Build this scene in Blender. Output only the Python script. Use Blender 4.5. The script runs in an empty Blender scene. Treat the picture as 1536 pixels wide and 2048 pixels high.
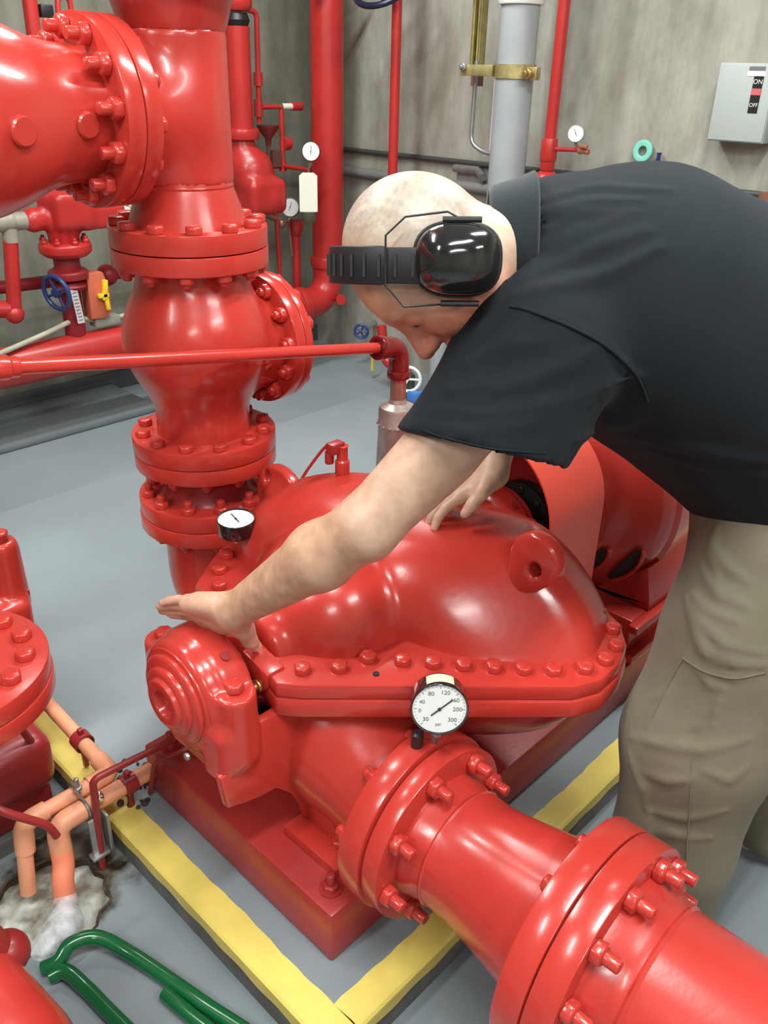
import bpy, bmesh, math, random
import numpy as np
from mathutils import Vector, Matrix
random.seed(7)
sc = bpy.context.scene
COL = sc.collection
pi = math.pi

# ---------------------------------------------------------------- camera
CAMH = 1.55
FPX = 1700.0
cam_d = bpy.data.cameras.new('camera')
cam_d.sensor_fit = 'VERTICAL'; cam_d.sensor_height = 24.0
cam_d.lens = FPX / 2048.0 * 24.0
cam_d.clip_start = 0.02; cam_d.clip_end = 60
cam = bpy.data.objects.new('camera', cam_d); COL.objects.link(cam)
# columns = camera right, up, back in world axes (X along the pump shaft, Y along the suction line, Z up)
RGT = Vector((0.69642, -0.71764, 0.02382)); 
UPV = Vector((0.3161, 0.3360, 0.8872))
FWD = Vector((0.6452, 0.6103, -0.4604))
FWD.normalize(); RGT = (RGT - FWD * RGT.dot(FWD)).normalized(); UPV = RGT.cross(FWD).normalized()
M = Matrix((RGT, UPV, -FWD)).transposed().to_4x4(); M.translation = Vector((0, 0, CAMH))
cam.matrix_world = M
sc.camera = cam

# ---------------------------------------------------------------- world, light, exposure
wd = bpy.data.worlds.new('world'); sc.world = wd; wd.use_nodes = True
wd.node_tree.nodes['Background'].inputs[0].default_value = (0.75, 0.8, 0.85, 1)
wd.node_tree.nodes['Background'].inputs[1].default_value = 0.02
sc.view_settings.view_transform = 'Standard'; sc.view_settings.look = 'None'
sc.view_settings.gamma = 1.0; sc.view_settings.use_curve_mapping = False
sc.view_settings.exposure = -0.46
CEIL = 3.3
LAMPS = [(0.30, 0.10, 0), (0.30, 2.1, 0), (2.1, 0.75, 0), (2.1, 2.7, 0), (-1.7, 1.1, 0), (1.2, -1.4, 0), (-1.6,-1.4,0)]
LAMP_W = 62.0

# ---------------------------------------------------------------- materials
MATS = {}
def mat(name, col, rough=.5, metal=0., bump=0., bscale=30., var=0., vscale=6., coat=0., spec=.5, var2=None, stretch=None, emis=None, subsurf=0.):
    if name in MATS: return MATS[name]
    m = bpy.data.materials.new(name); m.use_nodes = True
    nt = m.node_tree; b = nt.nodes['Principled BSDF']
    b.inputs['Base Color'].default_value = (*col, 1); b.inputs['Roughness'].default_value = rough
    b.inputs['Metallic'].default_value = metal; b.inputs['Specular IOR Level'].default_value = spec
    b.inputs['Coat Weight'].default_value = coat; b.inputs['Coat Roughness'].default_value = .12
    if subsurf:
        b.inputs['Subsurface Weight'].default_value = subsurf
        b.inputs['Subsurface Radius'].default_value = (.012, .004, .002); b.inputs['Subsurface Scale'].default_value = 1.0
    if emis:
        b.inputs['Emission Color'].default_value = (*emis[0], 1); b.inputs['Emission Strength'].default_value = emis[1]
    if var or bump:
        tc = nt.nodes.new('ShaderNodeTexCoord')
        mp = nt.nodes.new('ShaderNodeMapping'); nt.links.new(tc.outputs['Object'], mp.inputs[0])
        if stretch: mp.inputs['Scale'].default_value = stretch
    if var:
        n = nt.nodes.new('ShaderNodeTexNoise'); n.inputs['Scale'].default_value = vscale; n.inputs['Detail'].default_value = 7
        nt.links.new(mp.outputs[0], n.inputs[0])
        r = nt.nodes.new('ShaderNodeValToRGB'); e = r.color_ramp.elements
        c2 = var2 if var2 else tuple(c * (1 - var) for c in col)
        e[0].position = .3; e[0].color = (*c2, 1); e[1].position = .7; e[1].color = (*col, 1)
        nt.links.new(n.outputs[0], r.inputs[0]); nt.links.new(r.outputs[0], b.inputs['Base Color'])
    if bump:
        n2 = nt.nodes.new('ShaderNodeTexNoise'); n2.inputs['Scale'].default_value = bscale; n2.inputs['Detail'].default_value = 4
        nt.links.new(mp.outputs[0], n2.inputs[0])
        bp = nt.nodes.new('ShaderNodeBump'); bp.inputs['Strength'].default_value = bump; bp.inputs['Distance'].default_value = .002
        nt.links.new(n2.outputs[0], bp.inputs['Height']); nt.links.new(bp.outputs[0], b.inputs['Normal'])
    MATS[name] = m
    return m

RED = mat('red_gloss_paint', (.54, .042, .030), .24, bump=.12, bscale=60, var=.12, vscale=5, coat=.2)
REDP = mat('red_pipe_paint', (.55, .042, .031), .27, bump=.10, bscale=90, var=.15, vscale=7, coat=.25)
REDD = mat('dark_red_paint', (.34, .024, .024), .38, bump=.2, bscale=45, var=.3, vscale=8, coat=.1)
REDB = mat('red_base_paint', (.45, .034, .030), .36, bump=.25, bscale=60, var=.25, vscale=6, coat=.1)
REDO = mat('orange_red_sheet_paint', (.92, .095, .060), .36, bump=.05, bscale=20, coat=.1)
MAROON = mat('maroon_fitting_paint', (.16, .008, .01), .25, coat=.4)
BLACKHOLE = mat('dark_inside', (.012, .008, .007), .7)
YEL = mat('yellow_curb_paint', (.86, .68, .16), .45, bump=.3, bscale=40, var=.22, vscale=9)
YELD = mat('yellow_edge_paint', (.62, .42, .06), .5, bump=.35, bscale=50, var=.3, vscale=14)
PADG = mat('pad_grey_paint', (.23, .245, .265), .5, bump=.3, bscale=40, var=.25, vscale=10)
PADS = mat('pad_side_concrete', (.17, .165, .16), .7, bump=.5, bscale=40, var=.4, vscale=18)
DIRT = mat('rusty_dirt', (.10, .075, .045), .85, bump=.9, bscale=60, var=.6, vscale=40, var2=(.03, .018, .01))
GALV = mat('galvanised_steel', (.46, .47, .47), .38, metal=.75, var=.3, vscale=30)
GREYP = mat('grey_pipe_paint', (.36, .385, .40), .42, var=.12, vscale=8, bump=.1)
BRASS = mat('brass', (.62, .42, .16), .3, metal=.9)
ZINC = mat('yellow_zinc', (.60, .50, .22), .35, metal=.6, var=.4, vscale=25)
COPPER = mat('rusty_copper_pipe', (.40, .24, .19), .35, metal=.55, var=.3, vscale=20)
STEELW = mat('weathered_steel', (.46, .40, .37), .4, metal=.5, var=.35, vscale=12, var2=(.30, .20, .17))
CHROME = mat('chrome', (.8, .8, .8), .12, metal=1.)
BLACKG = mat('glossy_black_plastic', (.012, .012, .012), .14, coat=.6)
BLACKM = mat('matt_black_plastic', (.009, .009, .010), .45)
WHITE = mat('white_dial', (.82, .84, .83), .35)
TAGM = mat('cream_card', (.82, .79, .66), .7)
GREYT = mat('grey_print', (.16, .17, .18), .6)
BLUEW = mat('blue_handwheel_paint', (.02, .045, .16), .35)
BLUEL = mat('light_blue_paint', (.08, .22, .62), .4)
TEAL = mat('teal_plastic', (.22, .62, .50), .45)
PEACH = mat('orange_plastic_pipe', (.86, .36, .20), .42, var=.12, vscale=18)
PEACHR = mat('red_orange_fitting', (.88, .25, .14), .42)
ORANGEBOX = mat('faded_orange_red_enclosure', (.60, .13, .07), .5, var=.2, vscale=20)
YELH = mat('yellow_handle_plastic', (.85, .58, .02), .4)
BEIGE = mat('beige_conduit', (.46, .43, .33), .5, var=.2, vscale=14)
PANELG = mat('grey_panel_enamel', (.44, .475, .465), .42)
HOSE = mat('green_hose_rubber', (.003, .11, .032), .22, coat=.4)
CLOTHW = mat('pale_tag', (.62, .55, .58), .7)
PINK = mat('pink_red_label', (.62, .12, .13), .5)
LBLW = mat('white_label', (.80, .78, .74), .5)
BROWNP = mat('brown_rusty_pipe', (.28, .12, .08), .55, var=.4, vscale=14)

def grad_concrete(name, axis, c1, c2):
    m = bpy.data.materials.new(name); m.use_nodes = True; nt = m.node_tree; L = nt.links
    b = nt.nodes['Principled BSDF']; b.inputs['Roughness'].default_value = .82; b.inputs['Specular IOR Level'].default_value = .25
    tc = nt.nodes.new('ShaderNodeTexCoord')
    def noise(scale, st, det=6, rough=.55):
        mp = nt.nodes.new('ShaderNodeMapping'); mp.inputs['Scale'].default_value = st; L.new(tc.outputs['Object'], mp.inputs[0])
        n = nt.nodes.new('ShaderNodeTexNoise'); n.inputs['Scale'].default_value = scale; n.inputs['Detail'].default_value = det
        n.inputs['Roughness'].default_value = rough; L.new(mp.outputs[0], n.inputs[0]); return n.outputs[0]
    def ramp(x, p0, p1, a, bb):
        r = nt.nodes.new('ShaderNodeValToRGB'); r.color_ramp.elements[0].position = p0; r.color_ramp.elements[1].position = p1
        r.color_ramp.elements[0].color = (*a, 1); r.color_ramp.elements[1].color = (*bb, 1); L.new(x, r.inputs[0]); return r.outputs[0]
    def mix(f, a, bb, mode='MIX'):
        x = nt.nodes.new('ShaderNodeMix'); x.data_type = 'RGBA'; x.blend_type = mode
        if isinstance(f, float): x.inputs[0].default_value = f
        else: L.new(f, x.inputs[0])
        L.new(a, x.inputs[6]); L.new(bb, x.inputs[7]); return x.outputs[2]
    base = ramp(noise(1.3, (1, 1, .6), 8, .65), .35, .65, c1, c2)
    streak = ramp(noise(9, (1, 1, .09)), .35, .68, (.78, .77, .74), (1.06, 1.06, 1.06))
    col = mix(1.0, base, streak, 'MULTIPLY')
    blot = ramp(noise(3.6, (1, 1, .5), 10, .72), .40, .62, (1.05, 1.05, 1.05), (.66, .64, .58))
    col = mix(.8, col, blot, 'MULTIPLY')
    pale = ramp(noise(2.1, (1.3, 1.3, .22), 9, .7), .60, .72, (0, 0, 0), (1, 1, 1))
    palec = nt.nodes.new('ShaderNodeRGB'); palec.outputs[0].default_value = (.50, .48, .43, 1)
    sc_ = nt.nodes.new('ShaderNodeMath'); sc_.operation = 'MULTIPLY'; sc_.inputs[1].default_value = .45; L.new(pale, sc_.inputs[0])
    col = mix(sc_.outputs[0], col, palec.outputs[0])
    L.new(col, b.inputs['Base Color'])
    bp = nt.nodes.new('ShaderNodeBump'); bp.inputs['Strength'].default_value = .35; bp.inputs['Distance'].default_value = .004
    L.new(noise(60, (1, 1, .25)), bp.inputs['Height']); L.new(bp.outputs[0], b.inputs['Normal'])
    return m
CONC_R = grad_concrete('board_formed_concrete', 0, (.37, .355, .31), (.48, .465, .415))
CONC_L = grad_concrete('greenish_concrete', 0, (.22, .22, .18), (.30, .30, .255))
CEILM = mat('ceiling_concrete', (.42, .42, .40), .8, bump=.3, bscale=20)

def floor_mat():
    m = bpy.data.materials.new('grey_epoxy_floor'); m.use_nodes = True; nt = m.node_tree; L = nt.links
    b = nt.nodes['Principled BSDF']; b.inputs['Roughness'].default_value = .42
    tc = nt.nodes.new('ShaderNodeTexCoord')
    n = nt.nodes.new('ShaderNodeTexNoise'); n.inputs['Scale'].default_value = 1.6; n.inputs['Detail'].default_value = 8
    L.new(tc.outputs['Object'], n.inputs[0])
    r = nt.nodes.new('ShaderNodeValToRGB'); r.color_ramp.elements[0].position = .3; r.color_ramp.elements[1].position = .68
    r.color_ramp.elements[0].color = (.205, .240, .260, 1); r.color_ramp.elements[1].color = (.26, .30, .32, 1)
    L.new(n.outputs[0], r.inputs[0])
    # old rust and dirt stain around the drain
    vd = nt.nodes.new('ShaderNodeVectorMath'); vd.operation = 'DISTANCE'; vd.inputs[1].default_value = (.455, 1.345, 0); L.new(tc.outputs['Object'], vd.inputs[0])
    ns = nt.nodes.new('ShaderNodeTexNoise'); ns.inputs['Scale'].default_value = 22; ns.inputs['Detail'].default_value = 8; L.new(tc.outputs['Object'], ns.inputs[0])
    ad = nt.nodes.new('ShaderNodeMath'); ad.operation = 'MULTIPLY_ADD'; ad.inputs[1].default_value = .16; L.new(ns.outputs[0], ad.inputs[0]); L.new(vd.outputs['Value'], ad.inputs[2])
    mk = nt.nodes.new('ShaderNodeMapRange'); mk.inputs[1].default_value = .19; mk.inputs[2].default_value = .235; mk.inputs[3].default_value = 1; mk.inputs[4].default_value = 0; L.new(ad.outputs[0], mk.inputs[0])
    dr = nt.nodes.new('ShaderNodeValToRGB'); dr.color_ramp.elements[0].color = (.020, .012, .006, 1); dr.color_ramp.elements[1].color = (.13, .11, .075, 1); dr.color_ramp.elements[0].position = .4; dr.color_ramp.elements[1].position = .65; L.new(ns.outputs[0], dr.inputs[0])
    mx = nt.nodes.new('ShaderNodeMix'); mx.data_type = 'RGBA'; L.new(mk.outputs[0], mx.inputs[0]); L.new(r.outputs[0], mx.inputs[6]); L.new(dr.outputs[0], mx.inputs[7])
    L.new(mx.outputs[2], b.inputs['Base Color'])
    n2 = nt.nodes.new('ShaderNodeTexNoise'); n2.inputs['Scale'].default_value = 5; n2.inputs['Detail'].default_value = 6
    L.new(tc.outputs['Object'], n2.inputs[0])
    r2 = nt.nodes.new('ShaderNodeMapRange'); r2.inputs[3].default_value = .30; r2.inputs[4].default_value = .52
    L.new(n2.outputs[0], r2.inputs[0]); L.new(r2.outputs[0], b.inputs['Roughness'])
    n3 = nt.nodes.new('ShaderNodeTexNoise'); n3.inputs['Scale'].default_value = 70; L.new(tc.outputs['Object'], n3.inputs[0])
    bp = nt.nodes.new('ShaderNodeBump'); bp.inputs['Strength'].default_value = .2; bp.inputs['Distance'].default_value = .002
    L.new(n3.outputs[0], bp.inputs['Height']); L.new(bp.outputs[0], b.inputs['Normal'])
    return m
FLOORM = floor_mat()

# ---------------------------------------------------------------- mesh helpers
def V(*a): return Vector(a)
def frame(axis):
    z = Vector(axis).normalized()
    t = Vector((0, 0, 1)) if abs(z.z) < .9 else Vector((1, 0, 0))
    x = t.cross(z).normalized(); y = z.cross(x)
    return x, y, z

def fillet(pts, R, n=7):
    pts = [Vector(p) for p in pts]; out = [pts[0]]
    for i in range(1, len(pts) - 1):
        a, b, c = pts[i - 1], pts[i], pts[i + 1]
        d1 = (a - b); d2 = (c - b); l = min(R, d1.length * .49, d2.length * .49)
        d1.normalize(); d2.normalize(); p0 = b + d1 * l; p2 = b + d2 * l
        for k in range(n + 1):
            t = k / n; out.append(p0 * (1 - t) ** 2 + b * 2 * t * (1 - t) + p2 * t * t)
    out.append(pts[-1]); return out

def spline(pts, n=8):
    P = [Vector(p) for p in pts]; P = [P[0] * 2 - P[1]] + P + [P[-1] * 2 - P[-2]]; out = []
    for i in range(1, len(P) - 2):
        for k in range(n):
            t = k / n
            out.append(.5 * ((2 * P[i]) + (P[i + 1] - P[i - 1]) * t + (2 * P[i - 1] - 5 * P[i] + 4 * P[i + 1] - P[i + 2]) * t * t + (3 * P[i] - P[i - 1] - 3 * P[i + 1] + P[i + 2]) * t ** 3))
    out.append(P[-2]); return out

class MB:
    def __init__(s): s.v = []; s.f = []
    def add(s, v, f):
        o = len(s.v); s.v += [tuple(x) for x in v]; s.f += [tuple(i + o for i in q) for q in f]; return s
    def box(s, c, h, R=None):
        c = Vector(c); vs = []
        for sx in (-1, 1):
            for sy in (-1, 1):
                for sz in (-1, 1):
                    d = Vector((sx * h[0], sy * h[1], sz * h[2]))
                    if R is not None: d = R @ d
                    vs.append(c + d)
        return s.add(vs, [(0, 1, 3, 2), (4, 6, 7, 5), (0, 4, 5, 1), (2, 3, 7, 6), (0, 2, 6, 4), (1, 5, 7, 3)])
    def lathe(s, prof, o, axis, seg=40, phase=0., closed=False):
        o = Vector(o); x, y, z = frame(axis); vs = []; fs = []
        n = len(prof)
        for (r, h) in prof:
            for k in range(seg):
                a = 2 * pi * k / seg + phase
                vs.append(o + z * h + (x * math.cos(a) + y * math.sin(a)) * max(r, 1e-5))
        for i in range(n - 1):
            for k in range(seg):
                k2 = (k + 1) % seg
                fs.append((i * seg + k, i * seg + k2, (i + 1) * seg + k2, (i + 1) * seg + k))
        if closed:
            for k in range(seg):
                k2 = (k + 1) % seg
                fs.append(((n - 1) * seg + k, (n - 1) * seg + k2, k2, k))
        else:
            fs.append(tuple(range(seg))[::-1]); fs.append(tuple((n - 1) * seg + k for k in range(seg)))
        return s.add(vs, fs)
    def tube(s, pts, r, seg=14):
        pts = [Vector(p) for p in pts]; n = len(pts)
        rr = r if isinstance(r, (list, tuple)) else [r] * n
        T = []
        for i in range(n):
            a = pts[max(i - 1, 0)]; b = pts[min(i + 1, n - 1)]; T.append((b - a).normalized())
        x, y, z = frame(T[0]); vs = []; fs = []
        for i in range(n):
            if i:
                q = T[i - 1].rotation_difference(T[i]); x = q @ x
            x = (x - T[i] * x.dot(T[i])).normalized(); y = T[i].cross(x)
            for k in range(seg):
                a = 2 * pi * k / seg; vs.append(pts[i] + (x * math.cos(a) + y * math.sin(a)) * rr[i])
        for i in range(n - 1):
            for k in range(seg):
                k2 = (k + 1) % seg; fs.append((i * seg + k, i * seg + k2, (i + 1) * seg + k2, (i + 1) * seg + k))
        fs.append(tuple(range(seg))[::-1]); fs.append(tuple((n - 1) * seg + k for k in range(seg)))
        return s.add(vs, fs)
    def prism(s, out, z0, z1, F=None):
        n = len(out); F = F or (lambda u, v, w: (u, v, w))
        vs = [F(u, v, z0) for u, v in out] + [F(u, v, z1) for u, v in out]
        fs = [tuple(range(n))[::-1], tuple(range(n, 2 * n))] + [(k, (k + 1) % n, n + (k + 1) % n, n + k) for k in range(n)]
        return s.add(vs, fs)
    def ball(s, c, r, seg=20, rings=12, R=None):
        c = Vector(c); r = (r, r, r) if not isinstance(r, (tuple, list)) else r; vs = []; fs = []
        for i in range(rings + 1):
            th = pi * i / rings
            for k in range(seg):
                a = 2 * pi * k / seg
                d = Vector((r[0] * math.sin(th) * math.cos(a), r[1] * math.sin(th) * math.sin(a), r[2] * math.cos(th)))
                if R is not None: d = R @ d
                vs.append(c + d)
        for i in range(rings):
            for k in range(seg):
                k2 = (k + 1) % seg; fs.append((i * seg + k, (i + 1) * seg + k, (i + 1) * seg + k2, i * seg + k2))
        return s.add(vs, fs)
    def mesh(s, name, m, bev=0., ang=35, merge=True, segs=2):
        me = bpy.data.meshes.new(name); me.from_pydata(s.v, [], s.f); me.update()
        bm = bmesh.new(); bm.from_mesh(me)
        if merge: bmesh.ops.remove_doubles(bm, verts=bm.verts, dist=2e-5)
        bmesh.ops.recalc_face_normals(bm, faces=bm.faces)
        if bev:
            es = [e for e in bm.edges if len(e.link_faces) == 2 and e.calc_face_angle(0) > math.radians(ang)]
            bmesh.ops.bevel(bm, geom=es, offset=bev, segments=segs, profile=.5, affect='EDGES', clamp_overlap=True)
        for f in bm.faces: f.smooth = True
        for e in bm.edges:
            if len(e.link_faces) == 2 and e.calc_face_angle(0) > math.radians(ang): e.smooth = False
        bm.to_mesh(me); bm.free(); me.materials.append(m); return me
    def build(s, name, m, parent=None, bev=0., ang=35, segs=2):
        return link(name, s.mesh(name, m, bev, ang, segs=segs), parent)

def link(name, me, parent=None, mw=None):
    o = bpy.data.objects.new(name, me); COL.objects.link(o)
    if parent is not None:
        o.parent = parent
        inv = parent_world(parent).inverted()
        o.matrix_basis = inv @ (mw if mw is not None else Matrix.Identity(4))
    elif mw is not None: o.matrix_basis = mw
    return o
def parent_world(p):
    m = p.matrix_basis.copy()
    while p.parent is not None:
        p = p.parent; m = p.matrix_basis @ m
    return m
def thing(name, label, cat, loc, group=None):
    o = bpy.data.objects.new(name, None); COL.objects.link(o); o.empty_display_size = .05
    o.matrix_basis = Matrix.Translation(Vector(loc)); o['label'] = label; o['category'] = cat
    if group: o['group'] = group
    return o
def single(o, label, cat, group=None):
    """a thing that is one mesh"""
    o['label'] = label; o['category'] = cat
    if group: o['group'] = group
    return o

BOLTS = {}
def bolt_mesh(m, s=1., stud=.0, kind='hex'):
    key = (m.name, round(s, 3), round(stud, 3), kind)
    if key not in BOLTS:
        b = MB(); r = .0145 * s; h = .013 * s
        b.lathe([(r * .97, 0), (r, h * .8), (r * .8, h)], (0, 0, 0), (0, 0, 1), 6)
        if stud: b.lathe([(r * .55, h * .9), (r * .55, h + stud), (r * .4, h + stud + .002)], (0, 0, 0), (0, 0, 1), 10)
        BOLTS[key] = b.mesh('bolt', m, bev=.0012 * s, ang=30, segs=1)
    return BOLTS[key]
def place_bolt(parent, p, axis, m=None, s=1., stud=0., rot=0., name='bolt'):
    x, y, z = frame(axis); R = Matrix((x, y, z)).transposed().to_4x4() @ Matrix.Rotation(rot, 4, 'Z')
    return link(name, bolt_mesh(m or RED, s, stud), parent, Matrix.Translation(Vector(p)) @ R)
def bolt_ring(parent, c, axis, R, n, m=None, s=1., stud=0., phase=0., keep=None):
    c = Vector(c); x, y, z = frame(axis)
    for k in range(n):
        a = 2 * pi * k / n + phase; p = c + (x * math.cos(a) + y * math.sin(a)) * R
        if keep and not keep(p): continue
        place_bolt(parent, p, axis, m, s, stud, rot=random.random())
def flange(parent, c, axis, R, t, m=None, r_in=.0, name='flange'):
    """disc from c along +axis of thickness t"""
    b = MB(); b.lathe([(r_in + .001, 0), (R, 0), (R, t), (r_in + .001, t)] if r_in else [(0, 0), (R, 0), (R, t), (0, t)], c, axis, 72)
    return b.build(name, m or RED, parent, bev=.0018)

# ---------------------------------------------------------------- SDF toolkit (used for castings, the body and the clothes)
# SDF BEGIN
def A(*a): return np.array(a, dtype=np.float64)
def smin(a, b, k):
    h = np.clip(.5 + .5 * (b - a) / k, 0, 1); return b * (1 - h) + a * h - k * h * (1 - h)
def smax(a, b, k): return -smin(-a, -b, k)
def rcone(p, a, b, r1, r2):
    ab = b - a; t = np.clip((p - a) @ ab / (ab @ ab), 0, 1)
    q = p - a - t[:, None] * ab
    return np.sqrt((q * q).sum(1)) - (r1 + (r2 - r1) * t)
def ellip(p, c, r, Rm=None):
    q = p - c
    if Rm is not None: q = q @ Rm.T
    k0 = np.sqrt(((q / r) ** 2).sum(1)); k1 = np.sqrt(((q / (r * r)) ** 2).sum(1)) + 1e-9
    return k0 * (k0 - 1) / k1
def rbox(p, c, h, rr, Rm=None):
    q = p - c
    if Rm is not None: q = q @ Rm.T
    d = np.abs(q) - (np.asarray(h) - rr); return np.sqrt((np.maximum(d, 0) ** 2).sum(1)) + np.minimum(d.max(1), 0) - rr
def cyl(p, a, b, r):
    ab = b - a; L = np.sqrt(ab @ ab); n = ab / L; t = (p - a) @ n
    q = p - a - t[:, None] * n; d = np.sqrt((q * q).sum(1)) - r; e = np.abs(t - L / 2) - L / 2
    return np.minimum(np.maximum(d, e), 0) + np.sqrt(np.maximum(d, 0) ** 2 + np.maximum(e, 0) ** 2)
def chain(p, pts, rs, k=0.):
    d = None
    for i in range(len(pts) - 1):
        e = rcone(p, pts[i], pts[i + 1], rs[i], rs[i + 1])
        d = e if d is None else (smin(d, e, k) if k else np.minimum(d, e))
    return d
def surface(f, lo, hi, h, margin=1.5):
    """block-sparse naive surface nets of the zero set of f"""
    B = 8; lo = np.array(lo, float); hi = np.array(hi, float)
    nb = np.ceil((hi - lo) / (B * h)).astype(int)
    g = np.stack(np.meshgrid(*[np.arange(n) for n in nb], indexing='ij'), -1).reshape(-1, 3)
    cen = lo + (g + .5) * B * h
    d = f(cen); g = g[np.abs(d) < B * h * .87 * margin + .004]
    li = np.stack(np.meshgrid(*[np.arange(B + 1)] * 3, indexing='ij'), -1).reshape(-1, 3)
    N = (nb * B + 4).astype(np.int64)
    key = lambda c: (c[..., 0] * N[1] + c[..., 1]) * N[2] + c[..., 2]
    vk = []; vp = []; ed = []
    for s0 in range(0, len(g), 600):
        gb = g[s0:s0 + 600]; idx = (gb[:, None, :] * B + li[None]).reshape(-1, 3)
        val = f(lo + idx * h).reshape(len(gb), B + 1, B + 1, B + 1)
        ins = val < 0
        cs = np.stack([ins[:, i:i + B, j:j + B, k:k + B] for i in (0, 1) for j in (0, 1) for k in (0, 1)], -1)
        act = cs.any(-1) & ~cs.all(-1)
        bi, i, j, k = np.nonzero(act)
        if len(bi) == 0: continue
        acc = np.zeros((len(bi), 3)); cnt = np.zeros(len(bi))
        for ax in range(3):
            for u in (0, 1):
                for v in (0, 1):
                    o = [0, 0, 0]; ot = [a for a in range(3) if a != ax]; o[ot[0]] = u; o[ot[1]] = v
                    a = val[bi, i + o[0], j + o[1], k + o[2]]; o2 = list(o); o2[ax] = 1
                    b = val[bi, i + o2[0], j + o2[1], k + o2[2]]
                    m = (a < 0) != (b < 0); t = np.where(m, a / np.where(m, a - b, 1), 0)
                    pt = np.array(o, float)[None].repeat(len(bi), 0); pt[:, ax] = t
                    acc[m] += pt[m]; cnt[m] += 1
        base = gb[bi] * B + np.stack([i, j, k], -1)
        vk.append(key(base)); vp.append(lo + (base + acc / cnt[:, None]) * h)
        for ax in range(3):
            sl0 = [slice(None), slice(0, B), slice(0, B), slice(0, B)]; sl1 = list(sl0); sl1[ax + 1] = slice(1, B + 1)
            a = ins[tuple(sl0)]; b = ins[tuple(sl1)]; e = np.nonzero(a != b)
            gi = gb[e[0]] * B + np.stack(e[1:], -1); ed.append((ax, gi, a[e]))
    K = np.concatenate(vk); P = np.concatenate(vp); o = np.argsort(K); K = K[o]; P = P[o]
    F = []
    for ax, gi, s in ed:
        if len(gi) == 0: continue
        u, v = [(1, 2), (2, 0), (0, 1)][ax]
        eu = np.zeros(3, int); eu[u] = 1; ev = np.zeros(3, int); ev[v] = 1
        qs = [gi - eu - ev, gi - ev, gi, gi - eu]; ok = (gi[:, u] > 0) & (gi[:, v] > 0); ids = []
        for q in qs:
            kk = key(np.maximum(q, 0)); p = np.searchsorted(K, kk); p = np.minimum(p, len(K) - 1); ok &= K[p] == kk; ids.append(p)
        q4 = np.stack(ids, -1); q4[~s] = q4[~s][:, ::-1]; F.append(q4[ok])
    return P, np.concatenate(F)
# SDF END
def smooth_mesh(P, F, it=1):
    for _ in range(it):
        S = np.zeros_like(P); C = np.zeros(len(P))
        for a, b in ((0, 1), (1, 2), (2, 3), (3, 0)):
            for x, y in ((a, b), (b, a)):
                np.add.at(S, F[:, x], P[F[:, y]]); np.add.at(C, F[:, x], 1)
        P = P * .5 + .5 * S / np.maximum(C, 1)[:, None]
    return P
def sdf_obj(name, f, lo, hi, h, m, parent=None, it=1, margin=1.5, attr=None, origin=None):
    P, F = surface(f, lo, hi, h, margin); P = smooth_mesh(P, F, it)
    tri = P[F]; vol_ = (np.einsum('ij,ij->i', tri[:, 0] - P.mean(0), np.cross(tri[:, 1] - tri[:, 0], tri[:, 2] - tri[:, 0]))).sum()
    if vol_ < 0: F = F[:, ::-1]
    mw = None
    if origin is not None: mw = Matrix.Translation(Vector(origin))
    Q = P - (np.array(origin) if origin is not None else 0)
    me = bpy.data.meshes.new(name); me.from_pydata(Q.tolist(), [], F.tolist()); me.update()
    me.polygons.foreach_set('use_smooth', np.ones(len(F), bool)); me.materials.append(m)
    if attr:
        for an, fn in attr.items():
            at = me.color_attributes.new(an, 'FLOAT_COLOR', 'POINT')
            c = np.ones((len(P), 4)); c[:, :3] = fn(P); at.data.foreach_set('color', c.ravel())
    return link(name, me, parent, mw)
def prof_text(body, size, mt, parent, M4, name='marking', extrude=.0002):
    cu = bpy.data.curves.new(name, 'FONT'); cu.body = body; cu.size = size; cu.align_x = 'CENTER'; cu.align_y = 'CENTER'; cu.extrude = extrude
    t = bpy.data.objects.new('t', cu); COL.objects.link(t); dg = bpy.context.evaluated_depsgraph_get()
    me = bpy.data.meshes.new_from_object(t.evaluated_get(dg)); bpy.data.objects.remove(t); bpy.data.curves.remove(cu)
    me.materials.clear(); me.materials.append(mt); return link(name, me, parent, M4)
# ---------------------------------------------------------------- structure
XW, YW = 3.6, 4.05      # planes of the wall behind (right-hand wall) and of the left-hand wall
def struct(name, b, m, bev=0., loc=None):
    o = b.build(name, m, None, bev); o['kind'] = 'structure'; return o
fl = MB()
# floor with a round hole for the drain pit
DC = (.395, 1.30); DR = .118
fv = []; ff = []; n = 48
ring = [(DC[0] + DR * (1 + .04 * math.sin(5 * k) + .03 * math.sin(11 * k)) * math.cos(2 * pi * k / n), DC[1] + DR * (1 + .04 * math.sin(5 * k) + .03 * math.sin(11 * k)) * math.sin(2 * pi * k / n)) for k in range(n)]
x0, x1, y0, y1 = -3.0, XW, -2.5, YW
def edge_pt(a):
    c, s = math.cos(a), math.sin(a); t = 1e9
    for d, lo, hi, o in ((c, x0, x1, DC[0]), (s, y0, y1, DC[1])):
        if abs(d) > 1e-9: t = min(t, ((hi if d > 0 else lo) - o) / d)
    return (DC[0] + c * t, DC[1] + s * t)
angs = sorted([2 * pi * k / n for k in range(n)])
inner = [(x, y, 0) for x, y in ring]; mid = [(DC[0] + (x - DC[0]) * 2.2, DC[1] + (y - DC[1]) * 2.2, 0) for x, y in ring]
outer = [(*edge_pt(a), 0) for a in angs]
corners = [(x1, y1), (x0, y1), (x0, y0), (x1, y0)]
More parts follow.
